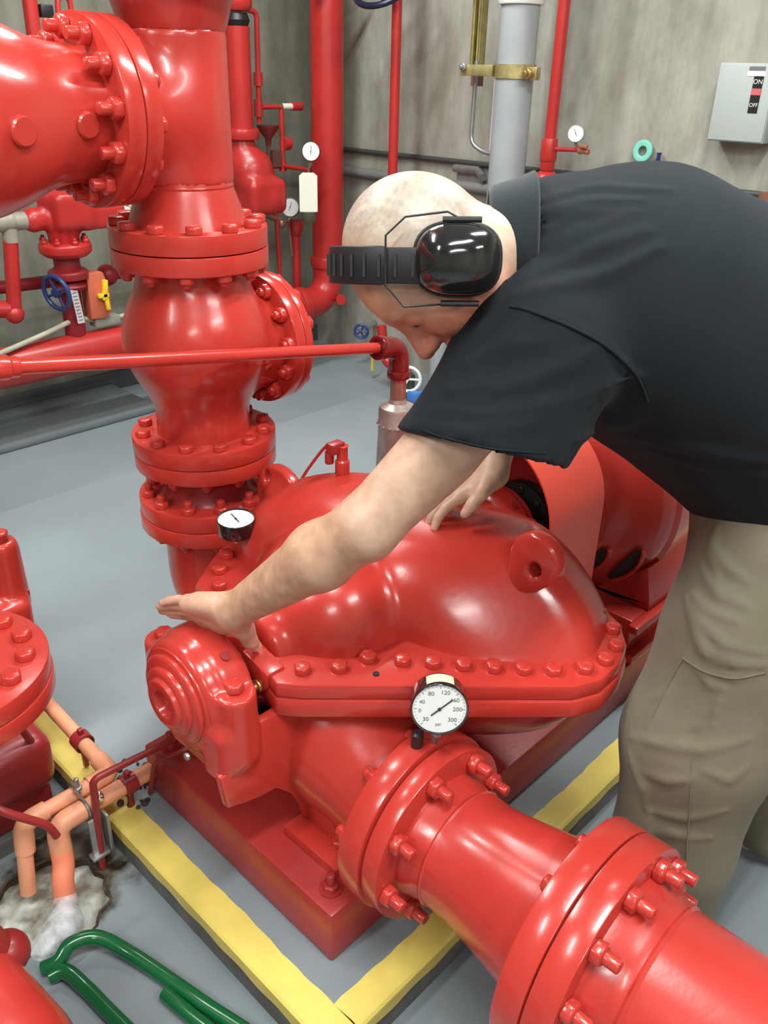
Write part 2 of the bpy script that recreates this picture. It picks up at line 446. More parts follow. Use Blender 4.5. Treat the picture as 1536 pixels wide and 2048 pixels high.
for k in range(n):
    k2 = (k + 1) % n; ff.append((k, k2, n + k2, n + k))
    a, b = outer[k], outer[k2]; q = [n + k, n + k2, 2 * n + k2, 2 * n + k]
    if abs(a[0] - b[0]) > 1e-6 and abs(a[1] - b[1]) > 1e-6:
        cc = min(corners, key=lambda c: math.hypot(c[0] - (a[0] + b[0]) / 2, c[1] - (a[1] + b[1]) / 2)); cidx = 3 * n + len([1 for f in ff if len(f) == 5]); outer.append((*cc, 0)); q.append(cidx)
        ff.append((n + k, n + k2, 2 * n + k2, cidx, 2 * n + k)); continue
    ff.append(tuple(q))
fl.add(inner + mid + outer, ff)
# pit walls below the hole
pv = [(x, y, 0) for x, y in ring] + [(x, y, -.22) for x, y in ring]
floor = struct('floor', fl, FLOORM)
pit = MB().add(pv, [(k, (k + 1) % n, n + (k + 1) % n, n + k) for k in range(n)] + [tuple(range(n, 2 * n))])
po = pit.build('drain_pit', DIRT, floor)
rim = MB(); rim.tube([(x, y, -.001) for x, y in ring] + [(*ring[0], -.001), (*ring[1], -.001)], .0035, 8)
rim.build('pit_rim', DIRT, floor)
mkw = lambda c, h: MB().box(c, h)
struct('wall_left', mkw(((x0 + x1) / 2, YW + .1, CEIL / 2), ((x1 - x0) / 2 + .2, .1, CEIL / 2)), CONC_L)
struct('wall_right', mkw((XW + .1, (y0 + y1) / 2, CEIL / 2), (.1, (y1 - y0) / 2, CEIL / 2)), CONC_R)
struct('wall_near', mkw(((x0 + x1) / 2, y0 - .1, CEIL / 2), ((x1 - x0) / 2 + .2, .1, CEIL / 2)), CONC_R)
struct('wall_far_left', mkw((x0 - .1, (y0 + y1) / 2, CEIL / 2), (.1, (y1 - y0) / 2, CEIL / 2)), CONC_L)
struct('ceiling', mkw(((x0 + x1) / 2, (y0 + y1) / 2, CEIL + .1), ((x1 - x0) / 2 + .2, (y1 - y0) / 2 + .2, .1)), CEILM)
struct('baseboard_left', mkw(((x0 + x1) / 2, YW - .008, .05), ((x1 - x0) / 2 - .001, .008, .05)), mat('grey_coved_base', (.10, .115, .125), .5, var=.25, vscale=5), bev=.003)
struct('trim_1', mkw(((x0 + 2.13) / 2, (3.6 + YW - .016) / 2, .02), ((2.13 - x0) / 2, (YW - .016 - 3.6) / 2, .02)), mat('raised_kerb_paint', (.17, .195, .205), .5, var=.15, vscale=4), bev=.012)

# ceiling lamps, two bright tubes each
TUBE = mat('lit_lamp_tube', (.9, .9, .9), .4, emis=((.93, 1., .98), 14.))
LHOUS = mat('white_enamel', (.75, .75, .73), .4)
lab = ['directly above the near end of the pump', 'above the discharge column', 'above the bending man', 'near the corner of the two walls', 'furthest left', 'above the big suction pipe', 'in the near left of the room']
for i, (lx, ly, rz) in enumerate(LAMPS):
    t = thing('ceiling_lamp', 'white twin-tube strip lamp hanging from the ceiling, ' + lab[i], 'lamp', (lx, ly, CEIL), 'strip lamps on the ceiling')
    R = Matrix.Rotation(rz, 3, 'Z'); b = MB()
    b.box((lx, ly, 2.93), (.62, .11, .02), R)
    for sx in (-.5, .5):
        p = Vector((lx, ly, 0)) + R @ V(sx, 0, 0); b.tube([(p.x, p.y, 2.94), (p.x, p.y, CEIL)], .006, 8)
    b.build('housing', LHOUS, t)
    for sy in (-.06, .06):
        a = Vector((lx, ly, 2.885)) + R @ V(-.59, sy, 0); c = Vector((lx, ly, 2.885)) + R @ V(.59, sy, 0)
        MB().tube([a, c], .016, 12).build('tube', TUBE, t)
        ld = bpy.data.lights.new('lamp_light', 'AREA'); ld.shape = 'RECTANGLE'; ld.size = 1.15; ld.size_y = .035; ld.energy = LAMP_W / 2; ld.color = (.95, 1., .97)
        lo = bpy.data.objects.new('lamp_light', ld); COL.objects.link(lo); lo.parent = t
        q = Vector((lx, ly, 2.865)) + R @ V(0, sy, 0)
        lo.matrix_basis = Matrix.Translation(q - Vector((lx, ly, CEIL))) @ Matrix.Rotation(rz, 4, 'Z')

# ---------------------------------------------------------------- housekeeping pad with yellow painted edge
t = thing('equipment_pad', 'grey concrete pad with yellow painted edge under the red pump', 'concrete pad', (1.9, 1.1, 0))
PX0, PY0, PX1, PY1, PZ = .568, .622, 2.95, 2.9, .09
MB().box(((PX0 + PX1) / 2, (PY0 + PY1) / 2, (PZ - .03) / 2), ((PX1 - PX0) / 2 - .004, (PY1 - PY0) / 2 - .004, (PZ - .03) / 2)).build('slab', PADS, t)
MB().box(((PX0 + PX1) / 2, (PY0 + PY1) / 2, PZ - .016), ((PX1 - PX0) / 2 - .012, (PY1 - PY0) / 2 - .012, .016)).build('top_surface', FLOORM, t)
W = .062
def ragged(a, b, inner_off, nseg=60):
    """yellow painted band: top strip with a slightly ragged inner edge and a vertical face"""
    pass
def band(p0, p1, nrm, name, m1, m2):
    p0 = Vector(p0); p1 = Vector(p1); L = (p1 - p0).length; d = (p1 - p0) / L; nrm = Vector(nrm); b = MB(); n_ = int(L / .02)
    vs = []; fs = []
    for k in range(n_ + 1):
        p = p0 + d * (L * k / n_); w = W + .0012 * math.sin(k * 1.7) + .0016 * math.sin(k * .43 + 1)
        zb = PZ - .034 + .003 * math.sin(k * 1.1)
        vs += [p + nrm * w + V(0, 0, PZ + .0008), p + nrm * .005 + V(0, 0, PZ + .0008), p + V(0, 0, PZ - .004), V(p.x, p.y, zb), V(*(p + nrm * .02).xy, zb), V(*(p + nrm * w).xy, zb)]
    for k in range(n_):
        for j in range(6):
            fs.append((k * 6 + j, k * 6 + (j + 1) % 6, k * 6 + 6 + (j + 1) % 6, k * 6 + 6 + j))
    fs += [tuple(range(6)), tuple(range(n_ * 6, n_ * 6 + 6))]
    return b.add(vs, fs).build(name, m1, t)
band((PX0, PY0, 0), (PX0, PY1, 0), (1, 0, 0), 'yellow_edge', YEL, YELD)
band((PX0 + W, PY0, 0), (PX1, PY0, 0), (0, 1, 0), 'yellow_edge', YEL, YELD)
MB().box(((PX0 + .0345), 1.405, PZ + .002), (.034, .003, .0016)).build('crack_line', YELD, t)

# ---------------------------------------------------------------- pump base plate
t = thing('pump_base', 'long red steel base frame under the pump and motor', 'machine base', (1.6, 1.05, PZ))
MB().box((1.66, 1.05, (PZ + .215) / 2 + .001), (.98, .305, (.215 - PZ) / 2)).build('base_plate', REDB, t, bev=.006)
for y in (.79, 1.31):
    for x in (.72, 1.55, 2.4):
        place_bolt(t, (x, y, .216), (0, 0, 1), REDB, 1.15, .022, name='anchor_bolt')
        MB().lathe([(.022, 0), (.022, .004)], (x, y, .2155), (0, 0, 1), 20).build('washer', REDB, t)

# ---------------------------------------------------------------- main pump
SZ = .577; SY = 1.05
t = PUMP = thing('fire_pump', 'big glossy red split-case pump in the middle, touched by the man', 'pump', (1.1, 1.05, .215))
out = [(.762, 1.12), (.742, 1.02), (.716, .925), (.745, .888), (1.085, .555), (1.135, .533), (1.20, .535), (1.263, .556), (1.315, .60), (1.342, .66), (1.345, .72), (1.335, .80), (1.40, .93), (1.42, .98), (1.42, 1.18), (1.385, 1.23), (1.24, 1.39), (1.18, 1.425), (1.08, 1.415), (1.00, 1.39), (.925, 1.372), (.86, 1.33), (.80, 1.285)]
def shrink(o, s, c=(1.08, 1.05)): return [(c[0] + (x - c[0]) * s, c[1] + (y - c[1]) * s) for x, y in o]
b = MB(); b.prism(shrink(out, .992), .582, .612); up = b.build('upper_flange', RED, t, bev=.005)
b = MB(); b.prism(out, .543, .5795); b.build('lower_flange', RED, t, bev=.005)
b = MB(); b.prism(shrink(out, .985), .575, .585); b.build('gasket', REDD, t)
ca, sa = math.cos(math.radians(-13)), math.sin(math.radians(-13))
RV = np.array([[ca, -sa, 0], [sa, ca, 0], [0, 0, 1]])   # world -> volute frame rotation
def upper(p):
    c = A(1.145, .990, .59); q = (p - c) @ RV.T
    # volute: long dome, superelliptic along its length, cut by a broad sloping face on each side
    r = A(.20, .410, .198)
    k = (np.abs(q[:, 0] / r[0]) ** 2.8 + np.abs(q[:, 1] / r[1]) ** 3.2 + np.abs(q[:, 2] / r[2]) ** 2.4) ** (1 / 2.8)
    d = (k - 1) * .17
    d = smax(d, (p - A(1.005, .722, .60)) @ A(-.60, -.56, .57), .035)
    d = smax(d, (p - A(1.20, .622, .69)) @ A(.35, -.62, .70), .05)
    d = smax(d, (p - A(1.33, 1.30, .60)) @ A(.60, .56, .57), .05)
    # lean: near face slopes out towards the suction side
    s1 = ellip(p, A(.925, 1.035, .60), A(.135, .165, .165)); s2 = ellip(p, A(1.30, 1.08, .60), A(.13, .165, .165))
    d = smin(d, s1, .035); d = smin(d, s2, .035)
    n1 = rcone(p, A(.90, SY, SZ + .01), A(.765, SY, SZ + .01), .10, .078); n2 = rcone(p, A(1.30, SY, SZ + .01), A(1.40, SY, SZ + .01), .10, .078)
    d = smin(d, n1, .025); d = smin(d, n2, .025)
    d = smax(d, -(p[:, 0] - .765), .012); d = smax(d, p[:, 0] - 1.405, .012)
    # fillet into the flange
    d = smin(d, p[:, 2] - .612 + .03, .04)
    d = np.maximum(d, .600 - p[:, 2])
    return np.maximum(d, (p[:, 2] - .604) * .0 - 1) if False else d
def upper_f(p):
    d = upper(p)
    return d
sdf_obj('upper_casing', upper_f, (.70, .48, .585), (1.50, 1.64, .84), .008, RED, t, it=2, margin=2.5)
def lower(p):
    d = rcone(p, A(.868, .77, .345), A(.90, .93, .40), .114, .15)
    d = smin(d, rcone(p, A(.90, .93, .40), A(1.02, 1.10, .42), .15, .17), .04)
    d = smin(d, ellip(p, A(1.13, 1.03, .50), A(.20, .44, .20), RV), .05)
    d = smin(d, rcone(p, A(1.15, 1.30, .42), A(1.068, 1.47, .36), .14, .095), .05)
    d = smin(d, rcone(p, A(.93, SY, SZ - .02), A(.76, SY, SZ - .02), .09, .075), .03)
    d = smin(d, rcone(p, A(1.25, SY, SZ - .02), A(1.41, SY, SZ - .02), .09, .075), .03)
    return np.maximum(d, p[:, 2] - .5435)
sdf_obj('lower_casing', lower, (.68, .56, .20), (1.50, 1.66, .57), .008, RED, t, it=2)
for (x, y) in ((.787, .838), (.787, 1.262), (1.373, .838), (1.373, 1.262)):
    MB().box((x - (.003 if x < 1 else -.003), y + (.035 if y < 1 else -.035), .2275), (.044, .075, .012)).build('foot', RED, t, bev=.003)
    YY = (lambda v: v) if y < 1 else (lambda v: 2.1 - v); xs = x - .004 if x < 1 else x - .018
    MB().prism([(YY(a), b_) for a, b_ in [(.822, .238), (.945, .238), (.965, .29), (.985, .36), (.99, .46), (.90, .46), (.885, .38), (.865, .30)]], xs, xs + .022, lambda u, v, w: (w, u, v)).build('leg', RED, t, bev=.005)
    place_bolt(t, (x, y, .2395), (0, 0, 1), RED, 1.2, .010)
# bearing brackets: side plates with an arch, tray between
def bracket(mx):
    X = (lambda x: x) if not mx else (lambda x: 2 * 1.075 - x)
    prof = [(.592, .478), (.640, .485), (.645, .548), (.81, .548), (.87, .45), (.86, .236), (.80, .236), (.779, .245), (.768, .29), (.745, .335), (.712, .372), (.675, .378), (.640, .388), (.603, .400)]
    b = MB()
    b.prism([(X(x), z) for x, z in prof], .925, .945, lambda u, v, w: (u, w, v))
    b.prism([(X(x), z) for x, z in prof if x > .66] + [(X(.67), .548)], 1.155, 1.175, lambda u, v, w: (u, w, v))
    b.box((X(.725), 1.05, .445), (.07, .12, .012)); b.box((X(.80), 1.05, .50), (.012, .12, .05))
    b.box((X(.655), 1.02, .455), (.03, .075, .035))
    return b.build('bearing_bracket', RED, t, bev=.006)
bracket(False); bracket(True)
MB().lathe([(.024, -.46), (.024, .60)], (1.075, SY, SZ), (1, 0, 0), 24).build('shaft', mat('oily_steel', (.10, .085, .06), .3, metal=.7), t)
MB().box((.742, 1.05, .463), (.035, .10, .002)).build('drip_tray', mat('oily_drip_tray', (.03, .022, .008), .15), t)
def bearing(mx):
    X = (lambda x: x) if not mx else (lambda x: 2 * 1.067 - x)
    def f(p):
        q = p.copy()
        if mx: q[:, 0] = 2 * 1.067 - q[:, 0]
        d = cyl(q, A(.618, SY, SZ), A(.680, SY, SZ), .088) - .018
        d = smin(d, cyl(q, A(.640, SY, SZ), A(.676, SY, SZ), .106) - .006, .014)
        for y in (.945, 1.155):
            d = smin(d, smax(rcone(q, A(.648, y, .50), A(.648, y, .62), .038, .036), q[:, 2] - .626, .004), .012)
        d = smin(d, rbox(q, A(.640, .955, .505), (.042, .030, .055), .015), .02)
        d = smin(d, rbox(q, A(.650, SY - .01, .475), (.034, .085, .05), .02), .03)
        d = np.minimum(d, 1)
        # flat tops on the bolt lugs
        return d
    lo = (.54, .86, .40) if not mx else (1.40, .86, .40); hi = (.76, 1.24, .72) if not mx else (1.60, 1.24, .72)
    h = sdf_obj('bearing_housing', f, lo, hi, .0045, RED, t, it=2)
    ax = (-1, 0, 0) if not mx else (1, 0, 0)
    MB().lathe([(.084, 0), (.084, .008), (.078, .012), (.064, .012), (.064, .018), (.058, .022), (.048, .022), (.045, .030), (.026, .030), (.024, .010), (.0, .010)], (X(.600), SY, SZ), ax, 48).build('end_cap', RED, h, bev=.0018)
    MB().lathe([(.094, 0), (.094, .008)], (X(.606), SY, SZ), ax, 48).build('cap_rim', RED, h, bev=.002)
    for y in (.945, 1.155): place_bolt(h, (X(.648), y, .6275), (0, 0, 1), RED, 1.2, 0, rot=.4)
    place_bolt(h, (X(.575), .99, .50), ax, GALV, .5)
    MB().lathe([(.009, 0), (.009, .006)], (X(.66), .985, .668), (0, -.6, .8), 10).build('plug', REDD, h)
    # gland follower
    g = MB(); g.lathe([(.055, 0), (.055, .014)], (X(.735), SY, SZ), (1, 0, 0) if not mx else (-1, 0, 0), 32)
    g.box((X(.737), .985, .607), (.020, .036, .020), Matrix.Rotation(.25, 3, 'X')); g.box((X(.737), 1.115, .607), (.020, .036, .020), Matrix.Rotation(-.25, 3, 'X'))
    g.build('gland', RED, t, bev=.003)
    g = MB(); g.box((X(.748), .975, .565), (.014, .020, .030)); g.build('gland_stud_boss', RED, t, bev=.004)
    place_bolt(t, (X(.725), .975, .580), (-1, 0, 0) if not mx else (1, 0, 0), BRASS, .95, .01, name='gland_nut')
    place_bolt(t, (X(.725), 1.125, .580), (-1, 0, 0) if not mx else (1, 0, 0), BRASS, .95, .01, name='gland_nut')
bearing(False); bearing(True)
def eye(c, R, tl, sw=0.):
    b = MB(); b.lathe([(.016, -.014), (R, -.013), (R + .004, 0), (R, .013), (.016, .014)], c, (math.cos(sw), math.sin(sw), tl), 40, closed=True); return b.build('lifting_eye', RED, t, bev=.004)
def eye_sdf(c, R, hc, hr, hx, base):
    c = A(*c); hc = A(*hc)
    def f(p):
        d = smax(np.sqrt(((p[:, 1:] - c[1:]) ** 2).sum(1)) - R, np.abs(p[:, 0] - c[0]) - hx, .010)
        d = smin(d, rcone(p, c, A(*base), R * .5, R * .55), .03)
        h = np.sqrt((((p[:, 1:] - hc[1:]) / A(1, 1.35)) ** 2).sum(1)) - hr
        return smax(d, -h, .006)
    return sdf_obj('lifting_eye', f, c - .14, c + .14, .0045, RED, t, it=2)
eye_sdf((1.150, .705, .780), .052, (1.15, .695, .770), .0115, .017, (1.15, .74, .70))
eye_sdf((1.105, 1.370, .680), .076, (1.105, 1.402, .722), .0125, .015, (1.115, 1.27, .66))
cb = [(.774, .918), (.824, .878), (.880, .862), (.918, .813), (.952, .771), (.987, .729), (1.021, .687), (1.055, .647), (1.090, .608), (1.135, .572), (1.184, .560), (1.236, .568), (1.280, .601), (1.307, .650), (1.315, .715),
      (.965, 1.355), (.918, 1.330), (.868, 1.290), (.832, 1.240), (.803, 1.180), (1.21, 1.375), (1.27, 1.31), (1.33, 1.24), (1.37, 1.17), (1.37, .95)]
for i, (x, y) in enumerate(cb): place_bolt(t, (x, y, .612), (0, 0, 1), RED, 1.15, 0, rot=i * .7, name='casing_bolt')
MB().lathe([(.006, 0), (.006, .003)], (.861, .823, .6115), (0, 0, 1), 12).build('drilled_hole', BLACKHOLE, t)
MB().lathe([(.012, 0), (.012, .008), (.006, .009)], (.955, 1.045, .752), (-.2, -.1, 1), 12).build('plug', RED, t, bev=.001)
# suction nozzle flange of the pump
flange(t, (.868, .700, .343), (0, 1, 0), .172, .046, RED)
# ---- air vent and bent tubes on the casing
t2 = thing('air_vent_valve', 'small red air vent with a thin curved tube on top of the pump', 'valve', (1.15, 1.215, .785))
b = MB(); b.lathe([(.016, 0), (.016, .03), (.012, .034), (.012, .062), (.014, .066)], (1.15, 1.215, .775), (0, 0, 1), 20); b.build('valve_body', RED, t2, bev=.001)
b = MB(); b.box((1.136, 1.222, .838), (.018, .012, .012)); b.lathe([(.010, 0), (.010, .03)], (1.128, 1.232, .800), (0, 0, 1), 12); b.build('elbow_fitting', REDD, t2, bev=.003)
MB().tube(spline([(1.14, 1.225, .842), (1.15, 1.26, .828), (1.15, 1.295, .79), (1.14, 1.34, .72), (1.12, 1.35, .665), (1.06, 1.33, .60)], 10), .0036, 8).build('vent_tube', RED, t2)
t2 = single(MB().tube(spline([(1.335, 1.0, .86), (1.295, .965, .845), (1.245, .95, .818), (1.205, .945, .79), (1.17, .945, .77)], 8), .0055, 8).build('seal_tube', REDP), 'thin red seal water tube beside the hand furthest from the camera', 'tube')
# ---------------------------------------------------------------- pressure gauges
def gauge(name, label, c, nrm, upv, R, group=None, depth=.028, ring=None, sticker=False, ticks=True, text=None, ndir=.9, stem=None, blank=False):
    n = Vector(nrm).normalized(); u = Vector(upv); u = (u - n * u.dot(n)).normalized(); r = u.cross(n); c = Vector(c)
    M4 = Matrix((r, u, n)).transposed().to_4x4(); M4.translation = c
    t = thing(name, label, 'gauge', c - u * R * 1.1, group)
    MB().lathe([(R * .55, -depth), (R * .98, -depth * .92), (R, -depth * .1), (R, .003), (R * .955, .004), (R * .94, -.001)], c, n, 48).build('case', ring or BLACKG, t, bev=.0015)
    d = MB().lathe([(0, -.0016), (R * .93, -.0016), (R * .93, 0), (0, 0)], c, n, 48).build('dial', WHITE, t)
    if ticks:
        b = MB()
        for k in range(31):
            a = math.radians(225 - 270 * k / 30); L = .10 if k % 5 == 0 else .05; w = .010 if k % 5 == 0 else .005
            p = M4 @ V(math.cos(a) * R * (.88 - L / 2), math.sin(a) * R * (.88 - L / 2), .0004)
            b.box(p, (R * L / 2, R * w, .0002), (M4.to_3x3() @ Matrix.Rotation(a, 3, 'Z')))
        b.build('scale', GREYT, d)
    if text:
        for s, a, rr, sz in text:
            a = math.radians(a); prof_text(s, R * sz, GREYT, d, M4 @ Matrix.Translation((math.cos(a) * R * rr, math.sin(a) * R * rr, .0004)), name='numeral')
    a = ndir; b = MB(); Rn = M4.to_3x3() @ Matrix.Rotation(a, 3, 'Z')
    b.box(M4 @ V(math.cos(a) * R * .1, math.sin(a) * R * .1, .0016), (R * .48, R * .022, .0004), Rn); b.lathe([(R * .06, 0), (R * .06, .002)], M4 @ V(0, 0, .0006), n, 12)
    b.build('needle', mat('dark_needle', (.03, .03, .04), .4), t)
    if sticker:
        b = MB(); N = 10; vs = []; fs = []
        for k in range(N + 1):
            aa = math.radians(62 + 56 * k / N)
            for (rad, z) in ((R * 1.012, -.004), (R * 1.012, -depth * .75)): vs.append(M4 @ V(math.cos(aa) * rad, math.sin(aa) * rad, z))
        for k in range(N): fs.append((2 * k, 2 * k + 1, 2 * k + 3, 2 * k + 2))
        b.add(vs, fs).build('sticker', mat('cream_sticker', (.78, .70, .50), .5), t)
    if stem:
        b = MB(); p0 = M4 @ V(0, -R * .9, -depth * .5); b.tube([p0, Vector(stem)], R * .14, 10)
        q = p0.lerp(Vector(stem), .45); b.lathe([(R * .22, -R * .14), (R * .22, R * .14)], q, (Vector(stem) - p0), 6); b.build('stem', GALV if sticker else COPPER, t, bev=.0008)
    return t
gc = V(.866, .681, .618)
cn = (V(0, 0, 1.55) - gc).normalized()
gauge('pressure_gauge', 'black-cased pressure gauge with cream sticker on the near suction flange', gc, (-.70, -.66, .16), (0, 0, 1), .048, depth=.040, sticker=True,
      text=[('30', 222, .62, .22), ('0', 187, .68, .20), ('40', 157, .66, .2), ('80', 118, .66, .22), ('120', 74, .66, .22), ('160', 35, .62, .22), ('200', 0, .62, .22), ('300', 318, .62, .22), ('psi', 268, .6, .18)], ndir=.72, stem=(.892, .708, .512))
MB_ = MB(); MB_.lathe([(.011, 0), (.011, .03), (.007, .034)], (.862, .722, .512), (0, 0, 1), 12)
single(MB_.build('gauge_cock', mat('dark_steel', (.05, .04, .04), .35, metal=.5)), 'small dark gauge cock left of the stem of the near black gauge', 'valve')
gauge('pressure_gauge', 'black-cased gauge tilted face up beside the discharge flange bolts', (.925, 1.300, .712), (-.05, -.06, 1), (.65, .60, 0), .040, depth=.034, ndir=2.2, stem=(.990, 1.372, .690))

# ---------------------------------------------------------------- suction reducer and big suction pipe
AX = (.868, 0, .343)
t = thing('pipe_reducer', 'red flanged pipe reducer between the pump and the big front pipe', 'pipe', (.868, .5, .343))
flange(t, (.868, .695, .343), (0, -1, 0), .166, .034, RED)
MB().lathe([(.119, .0), (.117, .012), (.1095, .04), (.1095, .10), (.118, .155), (.132, .23), (.137, .26), (.140, .270), (.147, .280)], (.868, .664, .343), (0, -1, 0), 72).build('reducer_body', REDP, t)
MB().lathe([(.1103, 0), (.1125, .004), (.1103, .008)], (.868, .618, .343), (0, -1, 0), 60).build('weld_bead', REDP, t)
flange(t, (.868, .398, .343), (0, -1, 0), .197, .045, RED)
bolt_ring(t, (.868, .661, .343), (0, -1, 0), .143, 8, RED, 1.35, .022, phase=.22)
bolt_ring(t, (.868, .746, .343), (0, 1, 0), .143, 8, RED, 1.35, .012, phase=.22)
bolt_ring(t, (.868, .398, .343), (0, 1, 0), .172, 12, RED, 1.0, .0, phase=.1, keep=lambda p: p.z > .46 or p.x > .90)
t = thing('suction_pipe', 'big red suction pipe running out at the bottom right corner', 'pipe', (.868, .3, .343))
flange(t, (.868, .350, .343), (0, -1, 0), .197, .045, RED)
MB().lathe([(.158, 0), (.154, .02), (.143, .045), (.1375, .06), (.1375, 2.80)], (.868, .307, .343), (0, -1, 0), 80).build('pipe_body', REDP, t)
MB().lathe([(.138, 0), (.1415, .005), (.138, .010)], (.868, .249, .343), (0, -1, 0), 80).build('weld_bead', REDP, t)
bolt_ring(t, (.868, .305, .343), (0, -1, 0), .172, 12, RED, 1.35, .022, phase=.1)
MB().lathe([(.188, 0), (.188, .003)], (.868, .3528, .343), (0, -1, 0), 60).build('gasket', BLACKHOLE, t)

# ---------------------------------------------------------------- discharge column
CX_, CY_ = 1.065, 1.60
t = thing('discharge_elbow', 'red elbow with a thick flange rising from the far side of the pump', 'pipe', (CX_, CY_, .4))
pts = fillet([(CX_, 1.44, .36), (CX_, 1.60, .36), (CX_, 1.60, .56)], .15, 12)
MB().tube(pts, [.115 + .0 * i for i in range(len(pts))], 40).build('elbow_body', RED, t)
flange(t, (CX_, CY_, .555), (0, 0, 1), .168, .037, RED)
bolt_ring(t, (CX_, CY_, .555), (0, 0, -1), .143, 12, RED, 1.1, .006)
t = thing('spool_piece', 'short red flanged spool between the elbow and the round check valve', 'pipe', (CX_, CY_, .6))
flange(t, (CX_, CY_, .594), (0, 0, 1), .166, .040, RED); MB().lathe([(.155, 0), (.155, .004)], (CX_, CY_, .591), (0, 0, 1), 48).build('gasket', BLACKHOLE, t)
MB().lathe([(.118, 0), (.105, .02), (.105, .07), (.118, .082)], (CX_, CY_, .632), (0, 0, 1), 60).build('pipe_body', REDD, t)
flange(t, (CX_, CY_, .713), (0, 0, 1), .166, .037, RED)
bolt_ring(t, (CX_, CY_, .634), (0, 0, 1), .143, 12, RED, 1.25, .014, phase=.1)
bolt_ring(t, (CX_, CY_, .713), (0, 0, -1), .143, 12, RED, 1.1, .006, phase=.1)

t = thing('check_valve', 'round-bodied red check valve with a bolted side cover on the discharge column', 'valve', (CX_, CY_, .752))
flange(t, (CX_, CY_, .752), (0, 0, 1), .167, .038, RED); MB().lathe([(.158, 0), (.158, .003)], (CX_, CY_, .7495), (0, 0, 1), 48).build('gasket', BLACKHOLE, t)
flange(t, (CX_, CY_, 1.174), (0, 0, 1), .166, .038, RED)
def cvb(p):
    c = A(CX_, CY_, 1.005)
    d = ellip(p, c, A(.163, .167, .160))
    d = smin(d, rcone(p, A(CX_, CY_, .76), A(CX_, CY_, .92), .109, .105), .045)
    d = smin(d, rcone(p, A(CX_, CY_, 1.18), A(CX_, CY_, 1.06), .118, .12), .04)
    d = smin(d, cyl(p, A(CX_, CY_, .975), A(1.240, CY_, .975), .115), .03)
    d = np.maximum(d, .775 - p[:, 2]); return np.maximum(d, p[:, 2] - 1.185)
sdf_obj('valve_body', cvb, (.86, 1.40, .76), (1.33, 1.82, 1.21), .008, RED, t, it=2)
flange(t, (1.228, CY_, .975), (1, 0, 0), .153, .028, RED)
cv = MB().lathe([(.152, 0), (.152, .022), (.12, .026), (.09, .040), (.05, .048), (0, .05)], (1.258, CY_, .975), (1, 0, 0), 60).build('side_cover', RED, t, bev=.003)
bolt_ring(t, (1.228, CY_, .975), (-1, 0, 0), .132, 12, RED, 1.3, .008, phase=.12)
bolt_ring(t, (1.280, CY_, .975), (1, 0, 0), .132, 12, RED, 1.2, .0, phase=.12)
bolt_ring(t, (CX_, CY_, .790), (0, 0, 1), .143, 12, RED, 1.2, .0, phase=.15)
bolt_ring(t, (CX_, CY_, 1.174), (0, 0, -1), .146, 12, RED, 1.25, .006, phase=.15)
b = MB()
for r_ in range(3):
    for k in range(5):
        a = math.radians(-62 + k * 5.0); zz = .985 - r_ * .014
        rr = .170 - .002 * r_
        b.box((CX_ + math.cos(a) * rr, CY_ + math.sin(a) * rr, zz), (.002, .0045 - .001 * ((k * r_) % 3), .0035), Matrix.Rotation(a, 3, 'Z'))
b.build('cast_lettering', RED, t)

t = thing('discharge_tee', 'tall red tee pipe rising out of frame above the check valve', 'pipe', (CX_, CY_, 1.214))
flange(t, (CX_, CY_, 1.2145), (0, 0, 1), .166, .0405, RED); MB().lathe([(.158, 0), (.158, .003)], (CX_, CY_, 1.2115), (0, 0, 1), 48).build('gasket', BLACKHOLE, t)
MB().lathe([(.126, 0), (.118, .02), (.104, .06), (.098, .075), (.0995, .079), (.098, .083), (.098, .31)], (CX_, CY_, 1.254), (0, 0, 1), 64).build('weld_neck', REDP, t)
def tee(p):
    d = cyl(p, A(CX_, CY_, 1.335), A(CX_, CY_, 1.615), .100)
    return smin(d, cyl(p, A(CX_, CY_, 1.468), A(.90, CY_, 1.468), .100), .045)
sdf_obj('tee_body', tee, (.86, 1.46, 1.30), (1.22, 1.74, 1.66), .007, REDP, t, it=2)
MB().lathe([(.0985, 0), (.101, .005), (.104, .012), (.112, .04), (.122, .07), (.130, .09)], (CX_, CY_, 1.610), (0, 0, 1), 64).build('weld_neck', REDP, t)
flange(t, (CX_, CY_, 1.695), (0, 0, 1), .172, .04, REDP)
flange(t, (CX_, CY_, 1.738), (0, 0, 1), .172, .04, REDP)
MB().lathe([(.13, 0), (.108, .06), (.108, CEIL - 1.778)], (CX_, CY_, 1.776), (0, 0, 1), 48).build('upper_pipe', REDP, t)
MB().lathe([(.100, 0), (.106, .03), (.118, .045)], (.955, CY_, 1.468), (-1, 0, 0), 60).build('branch_neck', REDP, t)
flange(t, (.922, CY_, 1.468), (-1, 0, 0), .164, .033, RED)
bolt_ring(t, (CX_, CY_, 1.255), (0, 0, 1), .146, 12, RED, 1.3, .0, phase=.0)
bolt_ring(t, (.922, CY_, 1.468), (1, 0, 0), .140, 12, RED, 1.2, .0, phase=.1)

